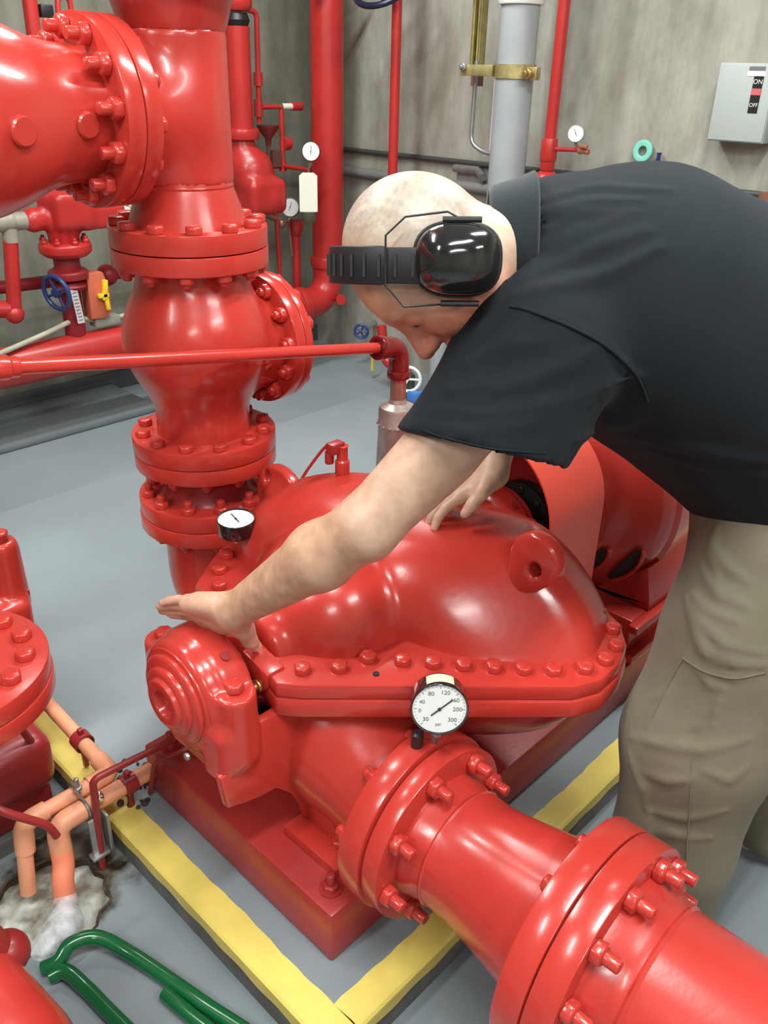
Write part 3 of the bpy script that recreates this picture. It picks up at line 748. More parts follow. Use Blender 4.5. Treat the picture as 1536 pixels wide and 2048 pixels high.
t = thing('check_valve', 'fat red valve body at the upper left edge with a large bolted flange', 'valve', (.66, CY_, 1.49))
flange(t, (.886, CY_, 1.468), (-1, 0, 0), .165, .035, RED); MB().lathe([(.156, 0), (.156, .003)], (.889, CY_, 1.468), (-1, 0, 0), 48).build('gasket', BLACKHOLE, t)
def nrm_(v): v = np.array(v, float); return v / np.sqrt(v @ v)
def ulv(p):
    d = ellip(p, A(.620, CY_, 1.462), A(.165, .165, .165))
    d = smin(d, rcone(p, A(.86, CY_, 1.466), A(.72, CY_, 1.466), .112, .125), .05)
    d = smin(d, rcone(p, A(.40, CY_, 1.466), A(.55, CY_, 1.466), .108, .13), .05)
    return d
sdf_obj('valve_body', ulv, (.34, 1.38, 1.24), (.90, 1.82, 1.70), .007, RED, t, it=2)
for (bx, by, bz), bn, br in (((.6628, 1.4425, 1.4515), (.229, -.971, -.065), .024), ((.7987, 1.4847, 1.4552), (.102, -.991, -.091), .022)):
    MB().lathe([(br + .004, -.012), (br, -.002), (br, .006), (br - .003, .009)], (bx, by, bz), bn, 28).build('boss', RED, t)
flange(t, (.40, CY_, 1.466), (-1, 0, 0), .165, .035, RED)
bolt_ring(t, (.851, CY_, 1.468), (-1, 0, 0), .140, 12, RED, 1.45, .02, phase=.1)
t = thing('header_pipe', 'red header pipe leaving the fat upper left valve to the left', 'pipe', (.3, CY_, 1.466))
flange(t, (.364, CY_, 1.466), (-1, 0, 0), .165, .035, RED)
MB().lathe([(.109, 0), (.109, 3.32)], (.329, CY_, 1.466), (-1, 0, 0), 48).build('pipe_body', REDP, t)

# ---------------------------------------------------------------- thin pipe, elbow and waste cone
t = thing('relief_pipe', 'thin red horizontal pipe crossing in front of the round check valve', 'pipe', (.6, 1.5, 1.04))
PL, PR = V(0.5377, 1.3879, 1.1015), V(1.477, 1.409, 0.947)
dv = (PR - PL).normalized()
MB().tube([PL - dv * .02, PR], .0135, 20).build('pipe_body', REDP, t)
MB().lathe([(.021, -.02), (.021, .012), (.018, .014), (.018, .03)], PL, dv, 24).build('union_fitting', REDP, t, bev=.002)
b = MB(); q = PL - dv * .035; b.tube([q, q - V(0, 0, .06)], .018, 16); b.ball(q, .022); b.tube([q, q - dv * .25], .0135, 14); b.ball(q - V(0, 0, .055), .021); b.build('tee_fitting', REDP, t)
b = MB(); dn = PR + dv * .055
b.tube(fillet([PR - dv * .03, dn, dn - V(0, 0, .075)], .06, 8), .026, 20); b.lathe([(.030, 0), (.030, .02)], PR - dv * .03, dv, 24); b.lathe([(.030, 0), (.030, .02)], dn - V(0, 0, .06), (0, 0, -1), 24)
b.build('elbow_fitting', MAROON, t, bev=.002)
MB().tube([dn - V(0, 0, .07), dn - V(0, 0, .16)], .0205, 20).build('copper_drop', COPPER, t)
cz = dn.z - .135
t = thing('waste_cone', 'weathered steel waste cone standing under the elbow of the thin red pipe', 'waste cone', (dn.x, dn.y, cz - .3))
MB().lathe([(.0, .0), (.020, 0), (.024, -.012), (.046, -.022), (.049, -.030), (.049, -.062), (.051, -.066), (.051, -.072), (.049, -.078), (.055, -.25), (.055, -.65)], (dn.x, dn.y, cz), (0, 0, 1), 40).build('cone_body', STEELW, t)
b = MB()
for k in range(16):
    a = k * 2 * pi / 16; b.ball((dn.x + .0505 * math.cos(a), dn.y + .0505 * math.sin(a), cz - .069), .0042, 8, 5)
b.build('weld_beads', STEELW, t)
MB().lathe([(.03, 0), (.03, -(cz - .65 - .09))], (dn.x, dn.y, cz - .65), (0, 0, 1), 24).build('drain_leg', STEELW, t)

# ---------------------------------------------------------------- coupling guard and motor
t = thing('coupling_guard', 'bright orange-red arched sheet metal coupling guard beyond the pump', 'guard', (1.55, 1.05, .215))
b = MB(); hw = .195; zs = .655; prof = [(-hw, .2165)]
prof += [(-hw * math.cos(a), zs + hw * math.sin(a)) for a in [pi * k / 28 for k in range(29)]] + [(hw, .2165)]
th = .004; vs = []; fs = []; n = len(prof)
cin = []
for (y, z) in prof:
    L = math.hypot(y, z - zs) if z > zs else abs(y); s = (L - th) / L
    cin.append((y * s, zs + (z - zs) * s) if z > zs else (y - math.copysign(th, y), z))
for X in (1.435, 1.655):
    vs += [(X, SY + y, z) for y, z in prof] + [(X, SY + y, z) for y, z in cin]
for k in range(n - 1):
    fs += [(k, k + 1, 2 * n + k + 1, 2 * n + k), (n + k, n + k + 1, 3 * n + k + 1, 3 * n + k), (k, k + 1, n + k + 1, n + k), (2 * n + k, 2 * n + k + 1, 3 * n + k + 1, 3 * n + k)]
b.add(vs, fs).build('hood', REDO, t)
b = MB(); b.prism([(y * .995, z) for y, z in prof], 1.650, 1.654, lambda u, v, w: (w, SY + u, v)); b.build('end_plate', REDD, t)
t2 = thing('shaft_coupling', 'dark steel shaft coupling inside the orange-red guard', 'coupling', (1.585, SY, SZ))
b = MB(); b.lathe([(.05, 0), (.05, .018), (.085, .02), (.085, .05), (.06, .052), (.06, .068)], (1.58, SY, SZ), (1, 0, 0), 36); b.build('hub', BLACKM, t2, bev=.002)
bolt_ring(t2, (1.60, SY, SZ), (-1, 0, 0), .07, 8, mat('dark_steel', (.05, .04, .04), .35, metal=.5), .7)

t = MOTOR = thing('electric_motor', 'large red electric motor with louvre slots beyond the guard, partly behind the man', 'motor', (2.1, SY, .215))
MZ = .585
MB().lathe([(.05, 0), (.17, 0), (.19, .01), (.235, .07), (.275, .11), (.288, .13), (.290, .16)], (1.69, SY, MZ), (1, 0, 0), 72).build('end_bell', RED, t)
MB().lathe([(.290, 0), (.300, .012), (.300, .56), (.288, .60), (.20, .68), (.0, .68)], (1.85, SY, MZ), (1, 0, 0), 72).build('frame', RED, t)
for a0, a1, rr, xx in ((200, 232, .205, 1.715), (197, 226, .262, 1.782)):
    vs = []; fs = []; N = 12
    for k in range(N + 1):
        a = math.radians(a0 + (a1 - a0) * k / N); w = .5 + .5 * math.sin(pi * k / N)
        for dr in (-.017 * w, .017 * w):
            r2 = rr + dr; vs.append((xx - .006 + dr * .85 , SY + r2 * math.cos(a), MZ + r2 * math.sin(a)))
    for k in range(N): fs.append((2 * k, 2 * k + 1, 2 * k + 3, 2 * k + 2))
    sl = MB().add(vs, fs); o = sl.build('louvre_slot', BLACKHOLE, t)
    lip = MB(); lip.tube([(v[0] - .003, v[1], v[2]) for v in vs[1::2]], .006, 8); lip.build('louvre_lip', RED, t)
for y in (.835, 1.265):
    b = MB(); s = -1 if y < 1 else 1
    b.prism([(SY + s * .12, MZ - .26), (SY + s * .27, MZ - .13), (SY + s * .29, .355), (SY + s * .29, .335), (SY + s * .12, .335)], 1.80, 2.38, lambda u, v, w: (w, u, v)); b.build('foot', RED, t, bev=.006)
for x in (1.84, 2.30):
    place_bolt(t, (x, .775, .356), (0, 0, 1), RED, 1.2)
t = thing('motor_stand', 'red steel riser block bolted under the motor feet', 'machine base', (2.1, SY, .216))
b = MB(); b.box((2.13, SY, .276), (.40, .285, .058)); b.build('block', RED, t, bev=.005)
b = MB(); b.box((2.13, .752, .322), (.42, .014, .012)); b.box((2.13, .752, .232), (.42, .014, .012)); b.build('rail', RED, t, bev=.004)

# ---------------------------------------------------------------- neighbouring pump on the left edge
t = thing('neighbour_pump', 'second red pump at the left edge, with a round bolted cover', 'pump', (.25, 1.5, .0))
DCX, DCY, DZ = .332, 1.385, .60
flange(t, (DCX, DCY, DZ - .072), (0, 0, 1), .186, .034, RED)
flange(t, (DCX, DCY, DZ - .036), (0, 0, 1), .184, .036, RED, name='cover')
bolt_ring(t, (DCX, DCY, DZ), (0, 0, 1), .146, 14, RED, 1.3, 0, phase=.1)
def npb(p):
    d = ellip(p, A(.255, 1.40, .585), A(.14, .14, .12))
    d = smin(d, ellip(p, A(.10, 1.60, .60), A(.25, .30, .22)), .05); return np.maximum(d, .59 - p[:, 2])
sdf_obj('upper_casing', npb, (-.2, 1.2, .58), (.50, 1.95, .86), .010, RED, t, it=1)
def npl(p):
    d = ellip(p, A(.29, 1.46, .47), A(.12, .13, .12)); d = smin(d, rcone(p, A(.22, 1.62, .40), A(.30, 1.78, .38), .14, .13), .05)
    d = smin(d, rcone(p, A(.0, 1.7, .42), A(.2, 1.65, .42), .15, .14), .05); return np.maximum(d, p[:, 2] - .53)
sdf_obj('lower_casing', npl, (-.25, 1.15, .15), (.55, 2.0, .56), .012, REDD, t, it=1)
def nbh(p):
    d = rcone(p, A(.605, 1.755, .44), A(.605, 1.755, .575), .043, .040); d = np.maximum(d, p[:, 2] - .600)
    d = smin(d, cyl(p, A(.52, 1.87, .55), A(.60, 1.87, .55), .11), .03)
    d = smin(d, rbox(p, A(.58, 1.80, .34), (.05, .11, .12), .02), .02)
    return smin(d, rbox(p, A(.46, 1.76, .36), (.12, .06, .10), .02), .03)
sdf_obj('bearing_housing', nbh, (.30, 1.66, .2), (.70, 2.02, .72), .007, RED, t, it=2)
place_bolt(t, (.605, 1.755, .600), (0, 0, 1), RED, 1.7, 0)
MB().box((.53, 1.735, .462), (.11, .012, .008)).build('ledge', RED, t, bev=.003)
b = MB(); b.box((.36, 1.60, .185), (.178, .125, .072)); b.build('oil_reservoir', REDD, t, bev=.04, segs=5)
t = thing('steel_frame', 'dark red base frame under the left edge pump', 'machine base', (.1, 1.6, 0))
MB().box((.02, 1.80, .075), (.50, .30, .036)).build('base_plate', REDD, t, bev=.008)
b = MB(); b.box((.0, 1.80, .02), (.52, .32, .0195)); b.build('plinth', PADS, t)
for p_, lb_ in (([(.30, 1.43, .33), (.36, 1.33, .27), (.43, 1.305, .20), (.44, 1.30, .165)], 'bent dark red drain tube in front of the left edge pump'), ([(.44, 1.50, .50), (.475, 1.49, .32), (.50, 1.50, .235)], 'short upright dark red tube under the round bolted cover'), ([(.24, 1.38, .30), (.33, 1.40, .28), (.40, 1.44, .33), (.43, 1.47, .36)], 'dark red tube hooked across the left edge pump body')):
    single(MB().tube(fillet(p_, .03, 6), .0085, 12).build('drain_tube', REDD), lb_, 'tube')
# red capped pipe, bottom left corner
t = thing('capped_pipe', 'red pipe with a ball-shaped fitting at the bottom left corner', 'pipe', (.245, 1.06, .25))
b = MB(); b.ball((.243, 1.065, .235), .038, 24, 16); b.build('ball_fitting', REDD, t)
b = MB(); b.tube([(.235, 1.065, .24), (.21, 1.075, .335), (.10, 1.07, .345)], .028, 20); b.build('riser_stub', REDD, t)
b = MB(); b.tube([(.17, 1.12, .22), (.19, .90, .22), (.17, .40, .22)], .075, 30); b.build('pipe_body', REDP, t)

# ---------------------------------------------------------------- orange drain pipes, clamps, drain foam, hose
t = thing('orange_drain_pipe', 'upper salmon-orange drain pipe turning down into the floor drain beside the left pump', 'pipe', (.40, 1.374, .02))
O1 = [(.625, 2.15, .17), (.602, 1.376, .17)]; 
MB().tube([(.63, 2.15, .17), (.606, 1.41, .17)], .0165, 18).build('long_run', PEACH, t)
b = MB(); b.tube(fillet([(.607, 1.43, .17), (.604, 1.374, .17), (.55, 1.374, .17)], .02, 6), .0205, 18); b.build('elbow_fitting', PEACH, t)
MB().tube([(.57, 1.374, .17), (.44, 1.374, .17)], .0165, 18).build('short_run', PEACH, t)
b = MB(); b.tube(fillet([(.455, 1.374, .17), (.405, 1.374, .17), (.395, 1.365, .105)], .03, 7), .0205, 18); b.build('elbow_fitting', PEACH, t)
MB().tube([(.395, 1.366, .115), (.376, 1.345, .015)], .0165, 18).build('down_leg', PEACH, t)
t = thing('orange_drain_pipe', 'lower salmon-orange drain pipe with a redder elbow spitting foamy water', 'pipe', (.40, 1.29, .02))
MB().tube([(.72, 1.335, .155), (.50, 1.335, .155)], .019, 18).build('short_run', PEACH, t)
b = MB(); b.tube(fillet([(.515, 1.335, .155), (.455, 1.335, .155), (.452, 1.325, .09)], .032, 7), .0225, 18); b.build('elbow_fitting', PEACH, t)
b = MB(); b.tube(fillet([(.452, 1.327, .10), (.448, 1.315, .068), (.432, 1.298, .045), (.425, 1.285, -.002)], .02, 5), .0225, 18); b.build('outlet_elbow', PEACHR, t)
t = thing('pipe_clamp', 'galvanised strut clamp holding the two orange drain pipes', 'clamp', (.53, 1.34, .1))
b = MB(); b.box((.528, 1.340, .128), (.010, .034, .012)); b.box((.520, 1.302, .10), (.014, .004, .05)); b.box((.545, 1.302, .10), (.004, .012, .05)); b.box((.520, 1.302, .048), (.02, .012, .004)); b.build('strut', GALV, t, bev=.002)
b = MB(); b.tube([(.520, 1.374 + .0235 * math.cos(a), .17 + .0235 * math.sin(a)) for a in [k * pi / 12 for k in range(25)]], .0035, 6); b.tube([(.520, 1.335 + .0225 * math.cos(a), .155 + .0225 * math.sin(a)) for a in [k * pi / 12 for k in range(25)]], .0035, 6); b.build('strap', GALV, t)
place_bolt(t, (.520, 1.355, .195), (0, 0, 1), GALV, .7, .02); place_bolt(t, (.545, 1.315, .180), (0, 0, 1), CHROME, .8, .008)
for c, ax, m_, lb in (((.6095, 1.51, .17), (.03, 1, 0), REDD, 'dark red clamp around the long orange pipe'), ((.622, 1.335, .155), (1, 0, 0), REDD, 'dark red clamp around the lower orange pipe near the base frame')):
    t = thing('pipe_hanger', lb, 'clamp', c)
    b = MB(); b.lathe([(.0205, -.015), (.0235, -.015), (.0235, .015), (.0205, .015)], c, ax, 24, closed=True); b.build('band', m_, t)
    b = MB(); x_, y_, z_ = frame(ax); b.box((c[0] , c[1], c[2] + .028), (.006, .006, .008)); b.box((c[0], c[1], c[2] - .045), (.006, .006, .03)); b.build('lug', m_, t, bev=.002)
single(MB().tube(fillet([(.80, 1.27, .262), (.528, 1.292, .262), (.522, 1.305, .0)], .018, 6), .0078, 12).build('drain_rod', REDD), 'dark red bent tube from the pump bracket down to the floor drain', 'tube')
single(MB().tube(fillet([(.845, 1.20, .27), (.72, 1.235, .26), (.665, 1.285, .225), (.667, 1.33, .10)], .02, 6), .006, 10).build('seal_drain_tube', REDD), 'thin dark red tube draped over the corner of the pump base', 'tube')
b = MB(); b.lathe([(.0, 0), (.028, 0), (.033, .006), (.030, .018), (.0, .02)], (.585, 1.42, .0905), (0, 0, 1), 20)
single(b.build('yellow_plug', YELD), 'dull yellow plug on the pad edge beneath the orange pipe elbow', 'plug')
random.seed(3)
b = MB()
for k in range(60):
    a = random.random() * 6.28; r_ = random.uniform(.0, .07); b.ball((.655 + r_ * math.cos(a) * .9, 1.395 + r_ * math.sin(a) * 1.3, .092 + random.random() * .004), random.uniform(.003, .009), 7, 5)
o = b.build('rust_debris', DIRT); o['kind'] = 'stuff'; single(o, 'dark rusty debris heaped at the corner of the pump base', 'debris')

FOAM = bpy.data.materials.new('foamy_water'); FOAM.use_nodes = True; nt = FOAM.node_tree; bs = nt.nodes['Principled BSDF']
bs.inputs['Base Color'].default_value = (.62, .64, .60, 1); bs.inputs['Roughness'].default_value = .35; bs.inputs['Alpha'].default_value = 1
tc = nt.nodes.new('ShaderNodeTexCoord'); nn = nt.nodes.new('ShaderNodeTexNoise'); nn.inputs['Scale'].default_value = 22; nn.inputs['Detail'].default_value = 8
nt.links.new(tc.outputs['Object'], nn.inputs[0]); rr = nt.nodes.new('ShaderNodeValToRGB'); rr.color_ramp.elements[0].position = .35; rr.color_ramp.elements[1].position = .6
rr.color_ramp.elements[0].color = (.20, .18, .13, 1); rr.color_ramp.elements[1].color = (.56, .57, .53, 1); nt.links.new(nn.outputs[0], rr.inputs[0]); nt.links.new(rr.outputs[0], bs.inputs['Base Color'])
vs = [(DC[0], DC[1], -.008)]; fs = []
NR, NA = 12, 48; random.seed(5)
for i in range(1, NR + 1):
    for k in range(NA):
        a = 2 * pi * k / NA; x, y = ring[k]; q = i / NR
        hh = -.022 + .016 * math.exp(-((q * DR * math.cos(a) - .01) ** 2 + (q * DR * math.sin(a) + .03) ** 2) / .002) + .004 * math.sin(7 * a + i) * q + random.uniform(-.002, .002)
        vs.append((DC[0] + (x - DC[0]) * q, DC[1] + (y - DC[1]) * q, hh))
for k in range(NA): fs.append((0, 1 + k, 1 + (k + 1) % NA))
for i in range(NR - 1):
    for k in range(NA):
        k2 = (k + 1) % NA; fs.append((1 + i * NA + k, 1 + i * NA + k2, 1 + (i + 1) * NA + k2, 1 + (i + 1) * NA + k))
o = MB().add(vs, fs).build('foamy_drain_water', FOAM, ang=80); o['kind'] = 'stuff'; single(o, 'foamy water filling the round floor drain', 'water')
# falling spray: a fuzzy volume between the outlet and the drain
SPR = mat('spray_water', (.86, .88, .90), .5, spec=.2)
nt = SPR.node_tree; bs = nt.nodes['Principled BSDF']; tc = nt.nodes.new('ShaderNodeTexCoord'); mp = nt.nodes.new('ShaderNodeMapping'); mp.inputs['Scale'].default_value = (1, 1, .35)
nn = nt.nodes.new('ShaderNodeTexNoise'); nn.inputs['Scale'].default_value = 55; nn.inputs['Detail'].default_value = 6; nt.links.new(tc.outputs['Object'], mp.inputs[0]); nt.links.new(mp.outputs[0], nn.inputs[0])
mr = nt.nodes.new('ShaderNodeMapRange'); mr.inputs[1].default_value = .3; mr.inputs[2].default_value = .7; mr.inputs[3].default_value = .15; mr.inputs[4].default_value = .75; nt.links.new(nn.outputs[0], mr.inputs[0]); nt.links.new(mr.outputs[0], bs.inputs['Alpha'])
def spr_at(g):
    return lambda p: smin(rcone(p, A(.424, 1.282, .006), A(.395, 1.235, -.006), .017 + g, .026 + g), rcone(p, A(.395, 1.235, -.006), A(.345, 1.215, -.008), .026 + g, .024 + g), .02)
t = thing('water_spray', 'white water spray falling from the redder orange outlet into the drain', 'water', (.40, 1.25, -.02)); t['kind'] = 'stuff'
for g in (-.012, -.006, 0, .007):
    sdf_obj('spray_layer', spr_at(g), (.28, 1.13, -.06), (.50, 1.34, .06), .005, SPR, t, it=2)
single(MB().tube(spline([(.320, 1.165, .012), (.345, 1.150, .026), (.375, 1.155, .040), (.420, 1.135, .034), (.452, 1.068, .018), (.478, .965, .0135), (.497, .88, .0125), (.517, .80, .0125), (.55, .66, .0125)], 10), .0145, 16).build('green_hose', HOSE), 'green garden hose looping out of the drain toward the pad, upper strand', 'hose')
single(MB().tube(spline([(.455, .96, .0145), (.466, .88, .0145), (.482, .80, .0145), (.51, .68, .0145)], 10), .0135, 16).build('green_hose', HOSE), 'green hose strand pressed against the lower side of the upper strand', 'hose')
single(MB().tube(spline([(.322, 1.140, .012), (.345, 1.125, .018), (.357, 1.07, .0125), (.364, 1.0, .0125), (.372, .93, .0125), (.385, .83, .0125)], 10), .0145, 16).build('green_hose', HOSE), 'lower green hose strand heading straight to the bottom of the frame', 'hose')
# ---------------------------------------------------------------- pipework along the far walls
REDF = mat('far_red_paint', (.50, .025, .022), .35, var=.2, vscale=6, coat=.1)
REDFD = mat('far_dark_red_paint', (.30, .014, .018), .45, var=.3, vscale=9)
t = thing('riser_pipe', 'tall red riser pipe turning into the long low red pipe by the left wall', 'pipe', (3.3, 3.6, .4))
MB().tube(fillet([(-2.9, 3.56, .385), (3.295, 3.60, .385), (3.295, 3.60, CEIL)], .16, 10), .085, 40).build('pipe_body', REDF, t)
MB().lathe([(.098, -.03), (.098, .03)], (3.295, 3.6, .60), (0, 0, 1), 40).build('coupling', REDF, t, bev=.008)
MB().lathe([(.098, -.03), (.098, .03)], (3.08, 3.598, .385), (1, 0, 0), 40).build('coupling', REDF, t, bev=.008)
MB().lathe([(.020, 0), (.028, .03), (.03, .04)], (3.295, 3.52, .40), (-.3, -1, .2), 16).build('drain_plug', REDF, t)
b = MB(); b.box((3.32, 3.52, 1.90), (.16, .012, .012)); b.box((3.16, 3.52, 1.90), (.012, .02, .02)); o = b.build('pipe_bracket', ZINC); single(o, 'yellowish steel bracket holding the tall red riser at the top of the frame', 'bracket')
t = thing('small_riser', 'slim red upright pipe with a flared cap left of the tall riser', 'pipe', (3.2, 3.76, .4))
MB().tube([(3.20, 3.76, .39), (3.20, 3.76, .80)], .024, 18).build('pipe_body', REDF, t)
MB().lathe([(.024, 0), (.045, .05), (.045, .085), (.03, .09)], (3.20, 3.76, .72), (0, 0, 1), 20).build('cap', REDF, t, bev=.002)
t = thing('wet_alarm_valve', 'lumpy red alarm check valve on a stand pipe behind the discharge tee', 'valve', (2.80, 3.68, .4))
def alv(p):
    d = ellip(p, A(2.83, 3.66, 1.09), A(.115, .11, .11)); d = smin(d, rbox(p, A(2.85, 3.62, .975), (.115, .09, .085), .035), .04)
    d = smin(d, ellip(p, A(2.89, 3.58, .96), A(.07, .06, .07)), .02)
    d = smin(d, rcone(p, A(2.80, 3.68, 1.15), A(2.80, 3.68, 1.25), .07, .055), .03)
    return smin(d, rcone(p, A(2.80, 3.68, .90), A(2.80, 3.68, .80), .07, .06), .03)
sdf_obj('valve_body', alv, (2.62, 3.45, .74), (3.02, 3.85, 1.3), .012, REDF, t, it=1)
MB().tube([(2.80, 3.68, 1.24), (2.80, 3.68, 1.72)], .058, 28).build('upper_pipe', REDF, t)
MB().lathe([(.085, 0), (.085, .05)], (2.80, 3.68, 1.235), (0, 0, 1), 28).build('coupling', REDF, t, bev=.008)
MB().tube([(2.80, 3.68, .46), (2.80, 3.68, .82)], .058, 28).build('lower_pipe', REDF, t)
MB().lathe([(.11, 0), (.11, .03)], (2.80, 3.68, .82), (0, 0, 1), 28).build('flange', REDF, t, bev=.004)
MB().lathe([(.062, 0), (.075, .02), (.075, .06)], (2.80, 3.68, 1.78), (0, 0, 1), 28).build('top_flange', REDF, t, bev=.004)
b = MB(); b.lathe([(.05, 0), (.062, .03), (.05, .06)], (2.80, 3.68, 1.715), (0, 0, 1), 20); b.build('black_valve', BLACKM, t)
TY = 3.75
t = thing('trim_piping', 'thin red trim piping with a dark funnel between the alarm valve and the riser', 'pipe', (3.05, TY, 1.0))
b = MB(); b.tube(fillet([(2.86, TY, 1.80), (2.975, TY, 1.79), (2.965, TY, 1.30)], .03, 5), .013, 12); b.lathe([(.022, -.03), (.022, .03)], (2.970, TY, 1.50), (0, 0, 1), 12)
b.lathe([(.022, -.05), (.022, .03)], (2.964, TY, 1.38), (0, 0, 1), 12); b.tube([(2.964, TY, 1.375), (3.10, TY, 1.375)], .012, 12); b.build('upper_trim', REDF, t)
b = MB(); b.tube([(3.10, TY, 1.375), (3.115, TY, 1.375)], .016, 12); b.build('brass_joint', BRASS, t)
MB().tube([(3.115, TY, 1.376), (3.19, TY, 1.376)], .015, 12).build('white_joint', LBLW, t)
MB().tube([(3.18, TY, 1.376), (3.25, TY, 1.376)], .021, 12).build('end_cap', REDF, t, bev=.002)
b = MB(); b.tube([(3.112, TY, 1.375), (3.112, TY, 1.09)], .013, 12); b.tube([(2.92, TY, 1.09), (3.112, TY, 1.09), (3.075, 3.50, 1.095)], .011, 12); b.lathe([(.02, -.025), (.02, .025)], (3.112, TY, 1.09), (0, 0, 1), 12)
b.tube([(3.02, TY, 1.09), (3.06, TY, .80), (3.07, TY, .48)], .013, 12); b.lathe([(.032, -.02), (.032, .02)], (3.13, TY - .01, 1.2), (1, 0, 0), 12); b.build('lower_trim', REDF, t)
MB().lathe([(.012, 0), (.018, .04), (.055, .085), (.058, .10), (.05, .10)], (3.02, TY, 1.19), (0, 0, 1), 24).build('funnel', mat('dark_red_funnel', (.14, .012, .012), .5), t)
b = MB(); b.tube([(3.02, TY, 1.20), (3.015, TY, 1.10)], .012, 10); b.box((3.06, TY, 1.13), (.03, .02, .04)); b.build('trim_valve', mat('brown_trim', (.12, .05, .04), .5, var=.4), t)
b = MB(); b.tube([(2.96, TY, .86), (3.14, TY, .80)], .014, 10); b.ball((3.09, TY, .80), .026, 12, 8); b.tube([(3.14, TY, .80), (3.16, TY, .62)], .007, 8); b.build('lower_cocks', COPPER, t)
gauge('pressure_gauge', 'black-rimmed white gauge on the trim piping, left of the tall riser', (3.073, 3.48, 1.184), (-.80, -.55, .1), (0, 0, 1), .047, depth=.03, ndir=1.5, stem=(3.075, 3.50, 1.10))
gauge('pressure_gauge', 'small pale gauge low beside the lumpy alarm valve', (3.13, 3.72, .885), (-.80, -.55, .15), (.1, 0, 1), .049, depth=.03, ndir=1.3, ring=GALV, stem=(3.12, 3.73, .81))
t = thing('paper_tag', 'blank cream tag hanging under the gauge beside the riser', 'tag', (3.06, 3.48, 1.06))
tz = Matrix.Rotation(math.radians(-38), 3, 'Z')
b = MB(); b.prism([(-.043, -.09), (.043, -.09), (.046, -.085), (.046, .085), (.028, .10), (-.028, .10), (-.046, .085), (-.046, -.085)], -.001, .001, lambda u, v, w: tuple(V(3.052, 3.48, .985) + tz @ V(u, w, v))); b.build('card', TAGM, t)
MB().tube([(3.052, 3.48, 1.07), (3.075, 3.50, 1.10)], .0015, 6).build('wire', GALV, t)
b = MB(); b.box((3.06, 3.49, .868), (.030, .025, .026)); b.build('lock_box', mat('olive_dark', (.07, .07, .05), .6), t, bev=.004)

# small valve station by the left wall
t = thing('valve_station', 'red drum drip valve with bolted flanges under the fat upper left valve', 'valve', (1.75, 3.6, .45))
def vst(p):
    d = rbox(p, A(1.79, 3.58, 1.00), (.085, .075, .075), .03)
    d = smin(d, rcone(p, A(1.72, 3.6, 1.05), A(1.76, 3.6, 1.12), .05, .03), .03)
    d = smin(d, rbox(p, A(1.93, 3.57, .965), (.10, .055, .05), .02), .03)
    d = smin(d, rcone(p, A(1.68, 3.6, .97), A(1.64, 3.6, .968), .045, .05), .02)
    return smin(d, rcone(p, A(1.765, 3.6, .93), A(1.765, 3.6, .86), .07, .06), .03)
sdf_obj('valve_body', vst, (1.56, 3.45, .80), (2.08, 3.75, 1.18), .010, REDF, t, it=1)
MB().lathe([(.085, 0), (.110, .02), (.110, .052), (.10, .06)], (1.765, 3.6, .808), (0, 0, 1), 36).build('flange', REDF, t, bev=.004)
bolt_ring(t, (1.765, 3.6, .868), (0, 0, 1), .092, 8, REDF, 1.1, .01)
b = MB(); b.lathe([(.055, 0), (.055, .11)], (1.762, 3.6, .705), (0, 0, 1), 30); b.lathe([(.085, 0), (.085, .03), (.06, .045)], (1.762, 3.6, .715), (0, 0, 1), 30); b.lathe([(.065, 0), (.08, .02), (.05, .05)], (1.758, 3.6, .665), (0, 0, 1), 30); b.build('lower_neck', REDFD, t, bev=.003)
MB().tube([(1.756, 3.6, .44), (1.758, 3.6, .69)], .045, 24).build('stub_pipe', REDFD, t)
b = MB(); b.box((2.06, 3.60, .968), (.02, .018, .018)); b.tube([(2.03, 3.6, .965), (2.14, 3.6, .975)], .014, 10); b.box((2.115, 3.58, .985), (.028, .012, .022), Matrix.Rotation(-.2, 3, 'Y')); b.build('white_fittings', LBLW, t)
b = MB(); b.tube([(1.2, 3.6, .97), (1.66, 3.6, .968)], .036, 20); b.tube([(1.54, 3.6, .97), (1.535, 3.6, .89)], .032, 18); b.ball((1.54, 3.6, .97), .040)
single(b.build('grey_beige_pipe', mat('beige_grey_paint', (.33, .30, .235), .5, var=.25, vscale=15)), 'beige-grey tee pipe at the left edge leading into the red valve station', 'pipe')
b = MB(); b.tube([(1.535, 3.6, .91), (1.50, 3.6, .62)], .030, 20); b.ball((1.497, 3.6, .60), .040); b.tube([(1.497, 3.6, .62), (1.40, 3.68, .62)], .036, 18)
single(b.build('drop_pipe', REDF), 'red drop pipe with a rounded elbow at the left edge', 'pipe')
b = MB(); b.tube([(1.35, 3.78, .68), (2.35, 3.78, .655)], .028, 16); b.ball((2.03, 3.76, .665), .05, 16, 10); b.lathe([(.038, -.04), (.038, .04)], (1.88, 3.78, .67), (1, 0, 0), 16)
single(b.build('branch_pipe', REDFD), 'dark red branch pipe with knobbly fittings behind the handwheel', 'pipe')
t = thing('blue_handwheel', 'dark blue handwheel on a short stem beside the orange-red switch box', 'handwheel', (1.66, 3.6, .67))
b = MB(); wc = V(1.672, 3.55, .672); wa = V(-.92, -.28, -.1); x_, y_, z_ = frame(wa)
b.tube([wc + (x_ * math.cos(a) + y_ * math.sin(a)) * .072 for a in [k * pi / 18 for k in range(38)]], .010, 10); b.build('rim', BLUEW, t)
b = MB(); b.lathe([(.02, -.012), (.02, .012)], wc, wa, 14)
for k in range(4):
    a = k * pi / 2 + .4; b.tube([wc, wc + (x_ * math.cos(a) + y_ * math.sin(a)) * .072], .006, 8)
b.build('spoke', BLUEW, t); MB().tube([wc, (1.84, 3.60, .69)], .011, 12).build('stem', COPPER, t)
